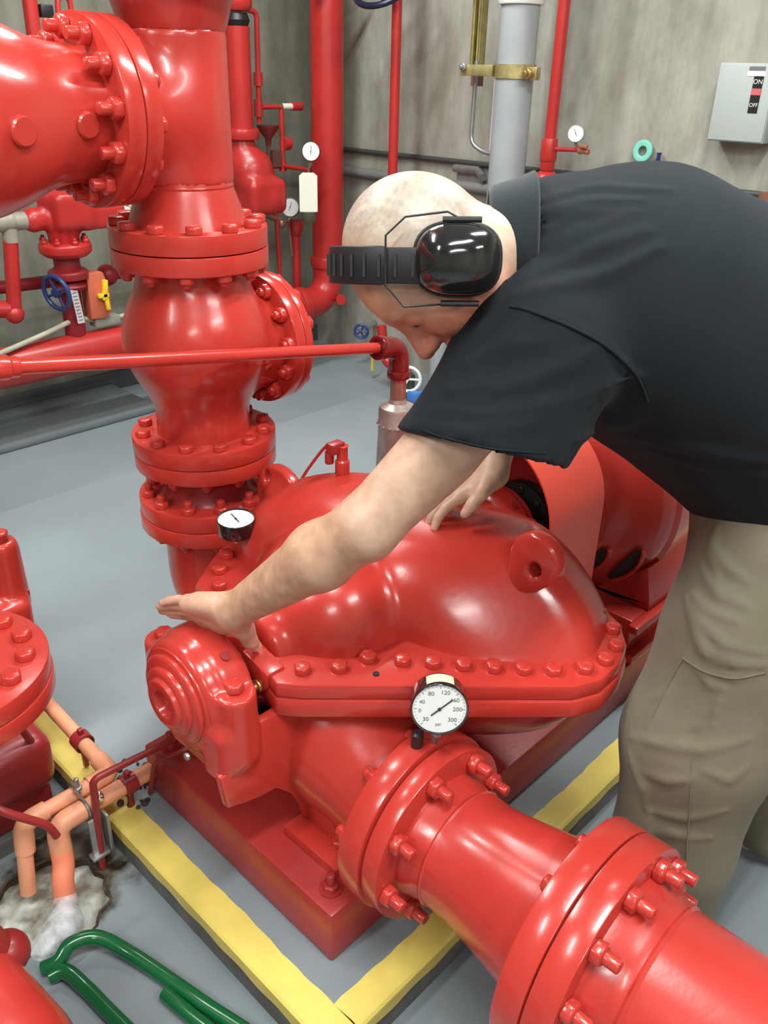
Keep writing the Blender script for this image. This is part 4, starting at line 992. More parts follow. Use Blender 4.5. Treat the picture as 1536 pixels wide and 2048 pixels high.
t = thing('supervisory_switch', 'faded orange-red switch box with a yellow handle by the left wall', 'switch box', (1.87, 3.6, .55))
b = MB(); b.prism([(-.048, -.10), (.025, -.105), (.055, -.08), (.058, .02), (.035, .10), (-.045, .10)], -.035, .035, lambda u, v, w: (1.862 + u, 3.58 + w, .632 + v)); b.build('housing', ORANGEBOX, t, bev=.006)
b = MB(); b.box((1.888, 3.535, .655), (.012, .010, .045), Matrix.Rotation(.15, 3, 'Y')); b.box((1.878, 3.535, .632), (.026, .010, .010)); b.box((1.892, 3.535, .60), (.010, .008, .035), Matrix.Rotation(-.1, 3, 'Y')); b.build('yellow_handle', YELH, t, bev=.004)
b = MB(); b.box((1.90, 3.59, .508), (.062, .03, .02)); b.build('junction_box', mat('grey_cast_box', (.27, .28, .23), .6), t, bev=.003)
single(MB().tube(spline([(1.05, 3.30, .50), (1.33, 3.50, .470), (1.60, 3.56, .505), (1.76, 3.585, .535), (1.85, 3.59, .515)], 8), .0115, 12).build('beige_conduit', BEIGE), 'beige flexible conduit sagging from the left edge to the switch box', 'conduit')
single(MB().tube([(1.96, 3.59, .51), (2.35, 3.60, .52)], .011, 12).build('beige_conduit', BEIGE), 'short straight beige conduit right of the switch box', 'conduit')
b = MB(); b.prism([(-.016, -.075), (.016, -.075), (.016, .075), (-.016, .075)], -.001, .001, lambda u, v, w: (1.748 + u - .1 * v, 3.53 + w, .605 + v))
t = single(b.build('printed_tag', CLOTHW), 'narrow pale printed tag hanging below the valve station', 'tag')
b = MB()
for k in range(9): b.box((1.748 - .1 * (-.06 + k * .015), 3.5285, .545 + k * .015), (.010, .0006, .002))
b.build('printing', GREYT, t)
t = thing('upper_trim', 'small red pipe with a black cock and white tag at the top left corner', 'pipe', (1.78, 3.6, 1.6))
MB().tube([(1.76, 3.6, 1.52), (1.765, 3.6, 1.80)], .028, 18).build('pipe_body', REDF, t)
b = MB(); b.tube(fillet([(1.86, 3.6, 1.58), (1.88, 3.6, 1.78), (1.93, 3.6, 1.78), (1.93, 3.6, 1.60)], .03, 6), .011, 10); b.build('loop_tube', REDF, t)
MB().box((1.822, 3.6, 1.725), (.026, .02, .022)).build('black_cock', BLACKM, t, bev=.004)
b = MB(); b.prism([(-.03, -.05), (.045, -.06), (.04, .03), (-.02, .035)], -.001, .001, lambda u, v, w: (1.815 + u, 3.58 + w, 1.66 + v)); b.build('white_tag', LBLW, t)

# right-hand wall
t = thing('slim_red_pipe', 'slim red vertical pipe dropping behind the bald head', 'pipe', (3.3, 3.12, .9))
MB().tube([(3.3, 3.125, .8), (3.3, 3.125, CEIL)], .0235, 20).build('pipe_body', REDF, t)
MB().tube([(3.3, 3.125, .82), (XW, 3.125, .82)], .0235, 20).build('wall_stub', REDF, t)
t = thing('dark_handwheel', 'dark navy handwheel cut off by the top edge of the frame', 'handwheel', (3.28, 3.11, 1.98))
b = MB(); wc = V(3.20, 3.11, 1.895); x_, y_, z_ = V(.2, -.98, 0), V(.75, .15, .64).normalized(), None
b.tube([wc + x_ * math.cos(a) * .14 + y_ * math.sin(a) * .14 for a in [k * pi / 18 for k in range(38)]], .014, 10); b.build('rim', mat('navy_enamel', (.012, .012, .035), .3), t)
b = MB()
for k in range(4):
    a = k * pi / 2 + .4; b.tube([wc, wc + x_ * math.cos(a) * .14 + y_ * math.sin(a) * .14], .009, 8)
b.ball(wc, .03, 14, 8); b.build('spoke', MATS['navy_enamel'], t)
MB().tube([wc, (3.3, 3.125, 1.99)], .013, 10).build('stem', GALV, t)
t = thing('test_pipe', 'slim red vertical pipe with a tee and small gauge above the man’s shoulder'.replace('’', "'"), 'pipe', (3.3, 2.215, 0))
MB().tube([(3.3, 2.215, .0), (3.3, 2.215, CEIL)], .0245, 20).build('pipe_body', REDF, t)
b = MB(); b.lathe([(.034, -.045), (.036, -.03), (.034, .045)], (3.3, 2.215, 1.27), (0, 0, 1), 20); b.lathe([(.029, 0), (.032, .06)], (3.3, 2.215, 1.19), (0, 0, 1), 20); b.build('tee_fitting', REDF, t, bev=.003)
b = MB(); b.lathe([(.055, -.02), (.058, 0), (.045, .02), (.03, .03)], (3.3, 2.215, 1.155), (0, 0, 1), 24); b.build('flange', REDF, t, bev=.003)
MB().tube([(3.3, 2.20, 1.275), (3.3, 2.07, 1.28)], .009, 12).build('branch_tube', REDF, t)
b = MB(); b.ball((3.3, 2.06, 1.282), .018, 12, 8); b.tube([(3.3, 2.07, 1.28), (3.3, 2.02, 1.275)], .011, 10); b.box((3.285, 2.04, 1.296), (.008, .020, .006)); b.build('brass_cock', mat('red_brass', (.45, .16, .09), .4, metal=.4), t, bev=.002)
gauge('pressure_gauge', 'small white wall gauge right of the slim red test pipe', (3.28, 2.08, 1.343), (-.9, -.4, .1), (0, 0, 1), .034, depth=.025, ndir=2.0, ring=GALV, stem=(3.3, 2.075, 1.285))
t = thing('grey_pipe', 'wide grey vertical pipe held by a gold strut clamp', 'pipe', (3.3, 2.42, 0))
MB().tube([(3.3, 2.43, 0), (3.3, 2.425, 1.80)], .080, 40).build('pipe_body', GREYP, t)
MB().tube([(3.3, 2.425, 1.80), (3.3, 2.425, CEIL)], .080, 40).build('upper_pipe', GREYP, t)
MB().lathe([(.092, -.03), (.096, 0), (.092, .04)], (3.3, 2.425, 1.835), (0, 0, 1), 40).build('coupling', LBLW, t, bev=.004)
t = thing('strut_clamp', 'gold zinc strut clamp wrapped around the wide grey pipe', 'clamp', (3.3, 2.47, 1.56))
b = MB(); b.lathe([(.0805, -.027), (.086, -.027), (.086, .027), (.0805, .027)], (3.3, 2.425, 1.562), (0, 0, 1), 40, closed=True); b.build('strap', ZINC, t)
MB().box((3.27, 2.60, 1.563), (.02, .09, .022)).build('strap_ear', ZINC, t, bev=.003); MB().box((3.27, 2.31, 1.556), (.015, .025, .024)).build('strap_ear', ZINC, t, bev=.003)
place_bolt(t, (3.25, 2.315, 1.556), (-1, 0, 0), BRASS, 1.4, .02); place_bolt(t, (3.25, 2.665, 1.575), (-1, 0, 0), GALV, 1.2, .01)
t = thing('strut_channel', 'yellowish steel strut channel fixed upright left of the wide grey pipe', 'strut', (3.34, 2.68, 1.5))
b = MB(); b.box((3.35, 2.70, 2.44), (.02, .004, .88)); b.box((3.35, 2.655, 2.44), (.02, .004, .88)); b.box((3.368, 2.678, 2.44), (.003, .022, .88)); b.box((3.333, 2.692, 2.44), (.003, .006, .88)); b.box((3.333, 2.662, 2.44), (.003, .006, .88)); b.build('channel', ZINC, t)
b = MB(); b.box((3.39, 2.70, 2.38), (.02, .02, .88)); b.build('back_channel', BROWNP, t)
single(MB().tube(fillet([(3.33, 2.66, 1.60), (3.33, 2.665, 1.27), (3.33, 2.60, 1.235), (3.33, 2.50, 1.225)], .06, 8), .0095, 12).build('bent_conduit', GALV), 'thin galvanised conduit curving behind the wide grey pipe', 'conduit')
single(MB().box((3.595, 2.74, 1.37), (.004, .018, .16)).build('pale_strip', mat('pale_pink_plastic', (.62, .52, .55), .5)), 'pale pinkish strip on the wall left of the wide grey pipe', 'strip')
b = MB(); b.tube([(XW - .02, YW, 1.155), (XW - .02, -1.0, 1.155)], .0125, 12)
single(b.build('wall_conduit', mat('dark_grey_conduit', (.06, .06, .058), .5)), 'upper dark conduit running horizontally along the right wall', 'conduit')
b = MB(); b.tube([(XW - .03, YW, 1.045), (XW - .03, -1.0, 1.045)], .024, 14)
single(b.build('wall_conduit', mat('wall_grey_conduit', (.25, .25, .235), .5, var=.2)), 'lower thicker grey conduit along the right wall', 'conduit')
for y in (3.3, 2.0, .9): place_bolt(None, (0, 0, 0), (0, 0, 1)) if False else None
t = single(MB().lathe([(.020, -.006), (.043, -.007), (.045, 0), (.043, .007), (.020, .006)], (XW - .02, 1.93, 1.275), (-1, 0, .1), 32, closed=True).build('teal_ring', TEAL, None, .002), 'pale teal ring hanging on the concrete wall above his back', 'ring')
single(MB().lathe([(.008, 0), (.011, .01), (.008, .05), (.012, .06)], (3.575, 1.85, 1.215), (0, 0, 1), 14).build('wall_peg', BLUEW, None, .001), 'tiny dark blue cap poking up left of the teal ring', 'cap')
single(MB().tube([(XW - .03, 2.95, 1.125), (XW - .03, 2.80, 1.125), (XW - .06, 2.74, 1.10)], .02, 12).build('cable_gland', GALV), 'shiny metal cable fitting on the wall conduit above the head', 'fitting')
t = thing('disconnect_switch', 'grey electrical disconnect box with black and white label on the wall', 'electrical panel', (XW - .05, 1.51, 1.34))
PXf = 3.50
b = MB(); b.box((XW - .052, 1.508, 1.475), (.05, .110, .135)); b.build('enclosure', PANELG, t, bev=.004)
b = MB(); b.box((PXf - .004, 1.508, 1.475), (.004, .107, .131)); b.build('door', PANELG, t, bev=.003)
b = MB(); b.box((PXf - .009, 1.47, 1.592), (.0012, .030, .0065)); b.build('nameplate', GREYT, t)
b = MB(); b.box((PXf - .009, 1.470, 1.575), (.0010, .034, .009)); b.build('white_label', LBLW, t)
b = MB(); b.box((PXf - .009, 1.458, 1.505), (.0010, .018, .062)); b.build('black_label', BLACKM, t)
b = MB(); b.box((PXf - .0105, 1.458, 1.515), (.0010, .018, .011)); b.build('red_label', PINK, t)
lm = Matrix(((0, 0, -1, 0), (-1, 0, 0, 0), (0, 1, 0, 0), (0, 0, 0, 1)))
prof_text('ON', .022, LBLW, t, Matrix.Translation((PXf - .011, 1.458, 1.548)) @ lm, 'lettering')
prof_text('OFF', .019, LBLW, t, Matrix.Translation((PXf - .011, 1.458, 1.470)) @ lm, 'lettering')
b = MB(); b.box((PXf + .02, 1.388, 1.50), (.02, .008, .05)); b.tube([(PXf - .01, 1.388, 1.50), (PXf - .01, 1.385, 1.60)], .010, 10); b.build('handle', BLACKM, t, bev=.002)
b = MB(); b.ball((PXf - .012, 1.385, 1.615), .021, 14, 10); b.build('red_knob', mat('red_knob', (.75, .08, .10), .4), t)
single(MB().tube([(3.35, 1.275, 0), (3.35, 1.275, 1.19)], .035, 18).build('brown_pipe', BROWNP), 'rusty brown upright pipe at the right edge above his back', 'pipe')
single(MB().tube([(XW - .05, 1.33, 1.2), (XW - .05, 1.33, CEIL)], .022, 14).build('dark_conduit', BLACKM), 'dark upright conduit at the right edge beside the grey box', 'conduit')
# low things behind the head
t = thing('small_handwheel', 'small dark blue handwheel seen left of the man’s nose near the wall'.replace('’', "'"), 'handwheel', (3.40, 3.42, .2))
b = MB(); wc = V(3.40, 3.435, .215); x_, y_, z_ = frame((-.8, -.6, .1))
b.tube([wc + (x_ * math.cos(a) + y_ * math.sin(a)) * .038 for a in [k * pi / 14 for k in range(30)]], .008, 8)
for k in range(5):
    a = k * 2 * pi / 5; b.tube([wc, wc + (x_ * math.cos(a) + y_ * math.sin(a)) * .038], .0055, 6)
b.build('rim', BLUEW, t); MB().tube([wc, (XW, 3.52, .215)], .016, 10).build('valve_stub', GALV, t)
single(MB().box((3.30, 3.24, .105), (.006, .008, .055)).build('yellow_tag', mat('yellow_plastic', (.70, .60, .12), .5)), 'small upright yellow tag behind the thin red pipe', 'tag')
t = thing('drain_valve', 'red elbow pipe with a white handwheel near the floor behind the head', 'valve', (3.2, 2.9, .1))
b = MB(); b.tube(fillet([(3.25, 3.13, .34), (3.25, 3.10, .14), (3.25, 2.93, .13)], .06, 6), .026, 14); b.lathe([(.04, -.02), (.04, .02)], (3.25, 2.96, .13), (0, 1, 0), 16); b.build('pipe_body', REDF, t)
b = MB(); wc = V(3.16, 2.84, .13); x_, y_, z_ = frame((-.8, -.6, .2))
b.tube([wc + (x_ * math.cos(a) + y_ * math.sin(a)) * .062 for a in [k * pi / 14 for k in range(30)]], .009, 8)
for k in range(3):
    a = k * 2 * pi / 3; b.tube([wc, wc + (x_ * math.cos(a) + y_ * math.sin(a)) * .062], .006, 6)
b.build('white_handwheel', LBLW, t)
b = MB(); b.tube([(3.25, 2.95, .13), (3.2, 2.86, .13), (3.2, 2.86, .01)], .024, 12); b.build('valve_body', mat('dark_green_cast', (.05, .07, .05), .5), t)
b = MB(); b.box((3.17, 2.80, .045), (.03, .035, .03)); b.build('blue_cap', BLUEL, t, bev=.01)
t = thing('low_grey_pipe', 'short grey upright pipe behind the chin of the man', 'pipe', (3.3, 2.76, 0))
MB().tube([(3.3, 2.76, 0), (3.3, 2.76, .62)], .050, 20).build('pipe_body', GREYP, t)
MB().tube([(3.3, 2.76, .58), (XW, 2.76, .58)], .04, 16).build('wall_stub', GREYP, t)
# ---------------------------------------------------------------- the man
# PERSON SDF BEGIN
def nrm(v): v = np.asarray(v, float); return v / np.sqrt(v @ v)
Wd = nrm([.736, .651, -.188])                      # from his left ear towards his right ear
Hu = nrm([-.583, .750, .313]); Hf = nrm([-.345, .121, -.931]); Hf = nrm(Hf - Hu * (Hf @ Hu)); Hl = -Wd; Hl = nrm(Hl - Hf * (Hl @ Hf) - Hu * (Hl @ Hu))
HO = A(.912, .752, 1.322)
RH = np.array([Hf, Hu, Hl])
def H2W(f, u, l): return HO + Hf * f + Hu * u + Hl * l
KC = A(0.9973, 0.7338, 1.3345); KA = nrm([0.6377, -0.7694, 0.0377])
C0 = A(1.034, .748, 1.296); C1 = A(1.130, .700, 1.256); C2 = A(1.245, .650, 1.232); C3 = A(1.365, .563, 1.165); C4 = A(1.477, .452, 1.02)
TL = nrm([-.74, -.66, .12])
SHL = A(.955, .628, 1.215); ELL = A(.764, .755, .970); WRL = A(.686, .985, .748)
SHR = A(1.29, .84, 1.20); ELR = A(1.44, .99, 1.03); WRR = A(1.227, 0.876, 0.867)
HL_ = A(1.409, 0.386, 0.843); TLg = A(1.316, 0.376, 0.699); KNL = A(1.243, .388, .502); SNL = A(1.218, .379, .278); ANL = A(1.216, .372, .06)
HR_ = A(1.62, .50, .90); KNR = A(1.66, .36, .50); ANR = A(1.625, .305, .07)
def lat(p, c, k):
    q = p - c; l = q @ TL; return p - (l * (1 - k))[:, None] * TL[None]
def head(p):
    q = (p - HO) @ RH.T
    e = lambda c, r: ellip(q, A(*c), A(*r))
    d = e((-.002, .050, 0), (.096, .101, .078))
    d = smin(d, e((.047, .042, 0), (.057, .068, .064)), .02)
    d = smin(d, e((.040, -.030, 0), (.056, .085, .060)), .03)
    d = smin(d, rcone(q, A(.010, -.060, .040), A(.078, -.098, .012), .024, .020), .03)
    d = smin(d, rcone(q, A(.010, -.060, -.040), A(.078, -.098, -.012), .024, .020), .03)
    d = smin(d, e((.086, -.098, 0), (.022, .020, .024)), .015)
    d = smin(d, rcone(q, A(.088, .044, -.030), A(.088, .044, .030), .015, .015), .014)
    d = smin(d, rcone(q, A(.066, -.022, .040), A(.030, -.016, .060), .020, .018), .02)
    d = smin(d, rcone(q, A(.066, -.022, -.040), A(.030, -.016, -.060), .020, .018), .02)
    for s in (-1, 1):
        d = smax(d, -(np.sqrt(((q - A(.108, .020, .034 * s)) ** 2).sum(1)) - .019), .014)
    for s in (-1, 1):
        ey = ellip(q, A(.080, .020, .033 * s), A(.0135, .012, .016)); d = smin(d, ey, .004)
        d = smin(d, rcone(q, A(.0905, .014, .022 * s), A(.084, .013, .046 * s), .004, .0035), .005)
    n = rcone(q, A(.096, .030, 0), A(.121, -.012, 0), .009, .0135)
    for s in (-1, 1): n = smin(n, e((.108, -.018, .012 * s), (.013, .010, .009)), .008)
    d = smin(d, n, .012)
    d = smin(d, e((.094, -.044, 0), (.016, .010, .026)), .010)
    m = e((.102, -.054, 0), (.013, .0055, .024)); m2 = e((.099, -.066, 0), (.013, .0065, .021))
    d = smin(smin(d, m, .005), m2, .005)
    d = smax(d, -(rcone(q, A(.112, -.0600, -.024), A(.112, -.0600, .024), .0035, .0035)), .004)
    for s in (-1, 1):
        d = smin(d, ellip(q, A(-.008, -.002, .080 * s), A(.018, .030, .010)), .008)
        # crease from the nose to the corner of the mouth
        d = smax(d, -(rcone(q, A(.100, -.022, .027 * s), A(.090, -.058, .038 * s), .003, .003)), .010)
    return d
# left hand
hh = nrm([-.246, .918, -.317]); ha = nrm([.565, -.13, -.816]); ha = nrm(ha - hh * (ha @ hh)); hn = np.cross(hh, ha)
if hn[2] < 0: hn = -hn                               # back of the hand
def PL_(h, a, n=0.): return WRL + hh * h + ha * a + hn * n
def lefthand(p):
    d = rbox(p, PL_(.055, .010), (.048, .047, .0175), .0145, np.array([hh, ha, hn]))
    d = smin(d, rcone(p, PL_(.0, .006), PL_(.050, .034), .027, .019), .02)
    d = smin(d, rcone(p, PL_(.0, -.004), PL_(.06, -.024), .024, .014), .02)
    fg = None
    for (a, L, r, dr) in ((.044, .076, .0102, .004), (.021, .088, .0102, .0), (-.002, .082, .0098, -.003), (-.025, .064, .0088, -.008)):
        b0 = PL_(.080, a * .97, .002); b1 = PL_(.086 + L * .42, a * .84 - .004, .006); b2 = PL_(.086 + L * .74, a * .70 - .008, .004); b3 = PL_(.086 + L, a * .58 - .011, -.001)
        f = chain(p, [b0, b1, b2, b3], [r * 1.08, r, r * .93, r * .78], .002)
        fg = f if fg is None else np.minimum(fg, f)
    d = smin(d, fg, .006)
    T = [PL_(.012, .020, -.004), A(.705, .985, .700), A(.718, .990, .668), A(.736, .998, .643)]
    return smin(d, chain(p, T, [.023, .0175, .0140, .0105], .004), .012)
rh_h = nrm([-0.760, 0.448, -0.470]); rh_a = nrm([-.85, -.35, -.1]); rh_a = nrm(rh_a - rh_h * (rh_a @ rh_h)); rh_n = np.cross(rh_h, rh_a)
if rh_n @ A(-.6, -.6, .5) < 0: rh_n = -rh_n
def PR_(h, a, n=0.): return WRR + rh_h * h + rh_a * a + rh_n * n
def righthand(p):
    d = rbox(p, PR_(.045, .0), (.050, .042, .016), .014, np.array([rh_h, rh_a, rh_n]))
    d = smin(d, rcone(p, PR_(.0, 0), PR_(.03, 0), .030, .024), .02)
    fg = None
    for (a, L, r) in ((.033, .070, .0100), (.011, .078, .0102), (-.011, .072, .0098), (-.032, .058, .0088)):
        f = chain(p, [PR_(.085, a, .002), PR_(.085 + L * .42, a * 1.15, .000), PR_(.085 + L * .72, a * 1.2, -.008), PR_(.085 + L * .95, a * 1.2, -.022)], [r * 1.1, r, r * .95, r * .8], .002)
        fg = f if fg is None else np.minimum(fg, f)
    d = smin(d, fg, .006)
    return smin(d, chain(p, [PR_(.015, .028, -.002), PR_(.045, .056, -.004), PR_(.070, .062, -.012), PR_(.090, .062, -.020)], [.020, .0145, .012, .0095], .004), .012)
def arms(p):
    d = rcone(p, SHL, ELL, .058, .042)
    d = smin(d, rcone(p, SHL * .45 + ELL * .55, ELL, .050, .040), .02)
    mf = ELL * .68 + WRL * .32
    d = smin(d, rcone(p, ELL, mf, .044, .051), .02)
    d = smin(d, rcone(p, mf, WRL, .050, .0295), .02)
    d = smin(d, ellip(p, ELL + A(.012, -.004, -.030), A(.020, .020, .022)), .02)
    e = rcone(p, SHR, ELR, .058, .042); m2 = ELR * .6 + WRR * .4
    e = smin(e, rcone(p, ELR, m2, .043, .043), .02); e = smin(e, rcone(p, m2, WRR, .042, .030), .02)
    d = smin(d, lefthand(p), .014)
    return np.minimum(d, smin(e, righthand(p), .014))
def torso(p, g=0.):
    c = lat(p, C2, .82)
    Q = [lat(x[None], C2, .82)[0] for x in (C1, C2, C3, C4)]
    return chain(c, Q, [.135 + g, .165 + g, .175 + g, .155 + g], .05)
def body(p):
    d = smin(head(p), rcone(p, H2W(-.030, -.040, 0), KC + KA * .03, .056, .062), .025)
    d = smin(d, rcone(p, KC + KA * .02, C1, .060, .09), .02)
    d = smin(d, torso(p, -.03), .02)
    d = smin(d, arms(p), .02)
    for ch, rs in (([HL_, TLg, KNL, SNL, ANL], [.11, .085, .062, .056, .04]), ([HR_, HR_ * .5 + KNR * .5, KNR, KNR * .4 + ANR * .6, ANR], [.11, .085, .062, .056, .04])):
        d = smin(d, chain(p, ch, rs, .02), .03)
    return d
FOLDS_S = [([(1.065, 0.752, 1.36), (0.991, 0.656, 1.391), (1.043, 0.625, 1.404), (1.097, 0.582, 1.406)], 0.009, 0.009),
    ([(1.065, 0.745, 1.3), (0.962, 0.639, 1.354), (1.003, 0.61, 1.375)], 0.008, 0.008),
    ([(0.924, 0.645, 1.324), (0.981, 0.615, 1.358), (1.08, 0.574, 1.396)], 0.008, 0.007),
    ([(0.893, 0.627, 1.302), (0.926, 0.594, 1.315), (0.962, 0.576, 1.32), (1.005, 0.555, 1.331), (1.067, 0.526, 1.358)], 0.009, 0.011),
    ([(0.883, 0.634, 1.293), (0.894, 0.583, 1.286), (0.923, 0.543, 1.268), (0.974, 0.52, 1.235), (1.037, 0.513, 1.188), (1.062, 0.507, 1.152)], 0.005, 0.01),
    ([(0.818, 0.666, 1.186), (0.832, 0.6, 1.203), (0.872, 0.559, 1.222), (0.913, 0.536, 1.241)], 0.008, 0.01),
    ([(0.806, 0.683, 1.158), (0.811, 0.6, 1.171), (0.863, 0.548, 1.184), (0.956, 0.52, 1.195), (1.034, 0.512, 1.195)], 0.008, 0.011),
    ([(0.798, 0.695, 1.136), (0.797, 0.605, 1.151), (0.845, 0.551, 1.165), (0.935, 0.522, 1.176)], 0.007, 0.009),
    ([(1.115, 0.536, 1.075), (1.161, 0.444, 1.067), (1.211, 0.379, 1.059)], 0.012, 0.01),
    ([(0.835, 0.654, 1.218), (0.857, 0.61, 1.249), (0.883, 0.57, 1.26)], 0.01, 0.007),
    ([(0.997, 0.675, 1.404), (1.081, 0.638, 1.419), (1.14, 0.566, 1.417)], 0.01, 0.006),
    ([(0.88, 0.6, 1.279), (0.855, 0.608, 1.244), (0.829, 0.623, 1.207)], 0.01, 0.006),
    ([(0.944, 0.528, 1.251), (0.906, 0.537, 1.231), (0.856, 0.567, 1.208), (0.818, 0.613, 1.186)], 0.009, 0.007),
    ([(1.077, 0.515, 1.126), (1.081, 0.561, 1.097), (0.91, 0.525, 1.132)], 0.01, 0.01),
    ([(1.079, 0.742, 1.342), (1.003, 0.638, 1.389), (1.053, 0.595, 1.396)], 0.008, 0.006),
    ([(0.914, 0.637, 1.317), (0.954, 0.613, 1.335), (1.005, 0.582, 1.358), (1.068, 0.549, 1.375)], 0.009, 0.007),
    ([(1.143, 0.529, 1.049), (1.177, 0.462, 1.036), (1.221, 0.388, 1.031)], 0.01, 0.007),
    ([(1.075, 0.745, 1.321), (0.978, 0.642, 1.372), (1.006, 0.624, 1.384)], 0.007, 0.006)]
FOLDS_T = [([(1.282, 0.453, 0.898), (1.266, 0.45, 0.854), (1.24, 0.417, 0.83)], 0.008, 0.01),
    ([(1.23, 0.46, 0.781), (1.2, 0.43, 0.764), (1.176, 0.39, 0.73), (1.18, 0.341, 0.731), (1.198, 0.303, 0.738)], 0.009, 0.018),
    ([(1.226, 0.445, 0.792), (1.205, 0.413, 0.784), (1.204, 0.361, 0.789)], 0.008, 0.012),
    ([(1.175, 0.419, 0.702), (1.168, 0.385, 0.697), (1.178, 0.331, 0.708), (1.197, 0.3, 0.726)], 0.005, 0.009),
    ([(1.175, 0.422, 0.7), (1.16, 0.434, 0.632), (1.135, 0.443, 0.57)], 0.0045, 0.007),
    ([(1.169, 0.346, 0.683), (1.15, 0.344, 0.615)], 0.005, 0.008),
    ([(1.133, 0.466, 0.529), (1.119, 0.415, 0.557), (1.133, 0.344, 0.579), (1.181, 0.29, 0.607)], 0.008, 0.013),
    ([(1.127, 0.374, 0.579), (1.142, 0.358, 0.607)], 0.0055, -0.014),
    ([(1.123, 0.456, 0.502), (1.111, 0.417, 0.462), (1.114, 0.403, 0.418)], 0.01, 0.014),
    ([(1.117, 0.344, 0.535), (1.122, 0.332, 0.449)], 0.004, 0.005),
    ([(1.115, 0.41, 0.415), (1.119, 0.342, 0.439), (1.15, 0.289, 0.473)], 0.008, 0.012),
    ([(1.128, 0.442, 0.348), (1.118, 0.349, 0.395), (1.148, 0.299, 0.402)], 0.008, 0.01),
    ([(1.175, 0.421, 0.698), (1.173, 0.361, 0.72), (1.199, 0.305, 0.745)], 0.004, 0.0078),
    ([(1.278, 0.46, 0.873), (1.251, 0.417, 0.85), (1.242, 0.37, 0.841)], 0.008, 0.013),
    ([(1.261, 0.46, 0.827), (1.222, 0.404, 0.811), (1.222, 0.354, 0.811)], 0.008, 0.013),
    ([(1.233, 0.452, 0.793), (1.196, 0.417, 0.768), (1.183, 0.365, 0.752), (1.202, 0.31, 0.757)], 0.0072, 0.0156),
    ([(1.142, 0.472, 0.544), (1.158, 0.455, 0.602), (1.16, 0.425, 0.64)], 0.0064, 0.0091),
    ([(1.126, 0.459, 0.483), (1.106, 0.381, 0.505), (1.115, 0.342, 0.527)], 0.008, 0.0117),
    ([(1.113, 0.396, 0.419), (1.109, 0.388, 0.331), (1.104, 0.365, 0.277)], 0.0096, 0.0117),
    ([(1.123, 0.331, 0.437), (1.127, 0.322, 0.345)], 0.004, 0.0065),
    ([(1.127, 0.329, 0.549), (1.148, 0.294, 0.537), (1.177, 0.278, 0.562)], 0.0072, 0.0091),
    ([(1.167, 0.387, 0.694), (1.165, 0.366, 0.681), (1.17, 0.344, 0.686)], 0.0064, 0.0091)]
def folds(p, d, F):
    m = np.abs(d) < .05
    if not m.any(): return d
    q = p[m]; acc = np.zeros(len(q))
    for pts, w, a in F:
        pts = [np.array(x) for x in pts]; best = np.full(len(q), 9.)
        L = len(pts) - 1
        for i in range(L):
            ab = pts[i + 1] - pts[i]; t = np.clip((q - pts[i]) @ ab / (ab @ ab + 1e-12), 0, 1)
            dd = np.sqrt(((q - pts[i] - t[:, None] * ab) ** 2).sum(1)); s = (i + t) / L
            dd = dd / (.35 + .65 * np.sin(np.pi * np.clip(s, .06, .94))); best = np.minimum(best, dd)
        acc += a * np.exp(-(best / w) ** 2)
    d = d.copy(); d[m] -= acc; return d
HEMN = nrm(nrm([.764 - .955, .755 - .628, .970 - 1.215]))       # sleeve axis
SLC = A(.862, .628, 1.098)
SLN = nrm([-.41, -.10, -.90])
def shirt_solid(p):
    d = torso(p, .035)
    # slack cloth hanging below the chest
    d = smin(d, rcone(lat(p, C2, .82), lat((C2 + A(.02, 0, -.065))[None], C2, .82)[0], lat((C4 + A(.0, -.02, -.085))[None], C2, .82)[0], .115, .15), .06)
    nk = rcone(p, KC - KA * .01, C1, .086, .14); nk = smax(nk, -((p - KC - KA * .012) @ KA), .008)
    d = smin(d, nk, .05)
    sl = rcone(p, SHL + A(.02, .01, .0), SLC + SLN * .05, .118, .094)
    sl = smin(sl, rcone(p, SHL, ELL * .55 + SHL * .45, .09, .070), .03)
    sl = smax(sl, (p - SLC) @ SLN, .006)
    sr = rcone(p, SHR, ELR, .105, .09); sr = smax(sr, (p - (SHR * .45 + ELR * .55)) @ nrm(ELR - SHR), .006)
    d = smin(d, sl, .028); d = smin(d, sr, .03)
    return d
HIPC = A(1.465, .40, .930)
def shirt(p):
    d = folds(p, shirt_solid(p), FOLDS_S)
    wn = nrm([.30, -.30, -.90])
    d = smax(d, (p - A(1.42, .44, .955)) @ wn - .03, .008)             # hem
    d = smax(d, -rcone(p, H2W(-.03, -.045, 0), KC + KA * .035, .064, .069), .006)   # neck opening
    sl_in = rcone(p, SHL + A(.02, .01, 0), SLC + SLN * .08, .108, .084)
    d = smax(d, -np.maximum(sl_in, -((p - (SLC - SLN * .05)) @ SLN)), .003)
    return d
def trousers(p):
    d = chain(p, [A(1.44, .44, .955), HL_, TLg, KNL, SNL, ANL], [.140, .142, .136, .130, .107, .094], .03)
    e = chain(p, [A(1.52, .47, .955), HR_, HR_ * .5 + KNR * .5, KNR, KNR * .4 + ANR * .6, ANR], [.155, .15, .13, .115, .10, .09], .03)
    d = smin(d, e, .03)
    # cargo pocket on the outer left thigh
    d = folds(p, d, FOLDS_T)
    d = np.maximum(d, .035 - p[:, 2])
    return np.maximum(d, p[:, 2] - 1.04)
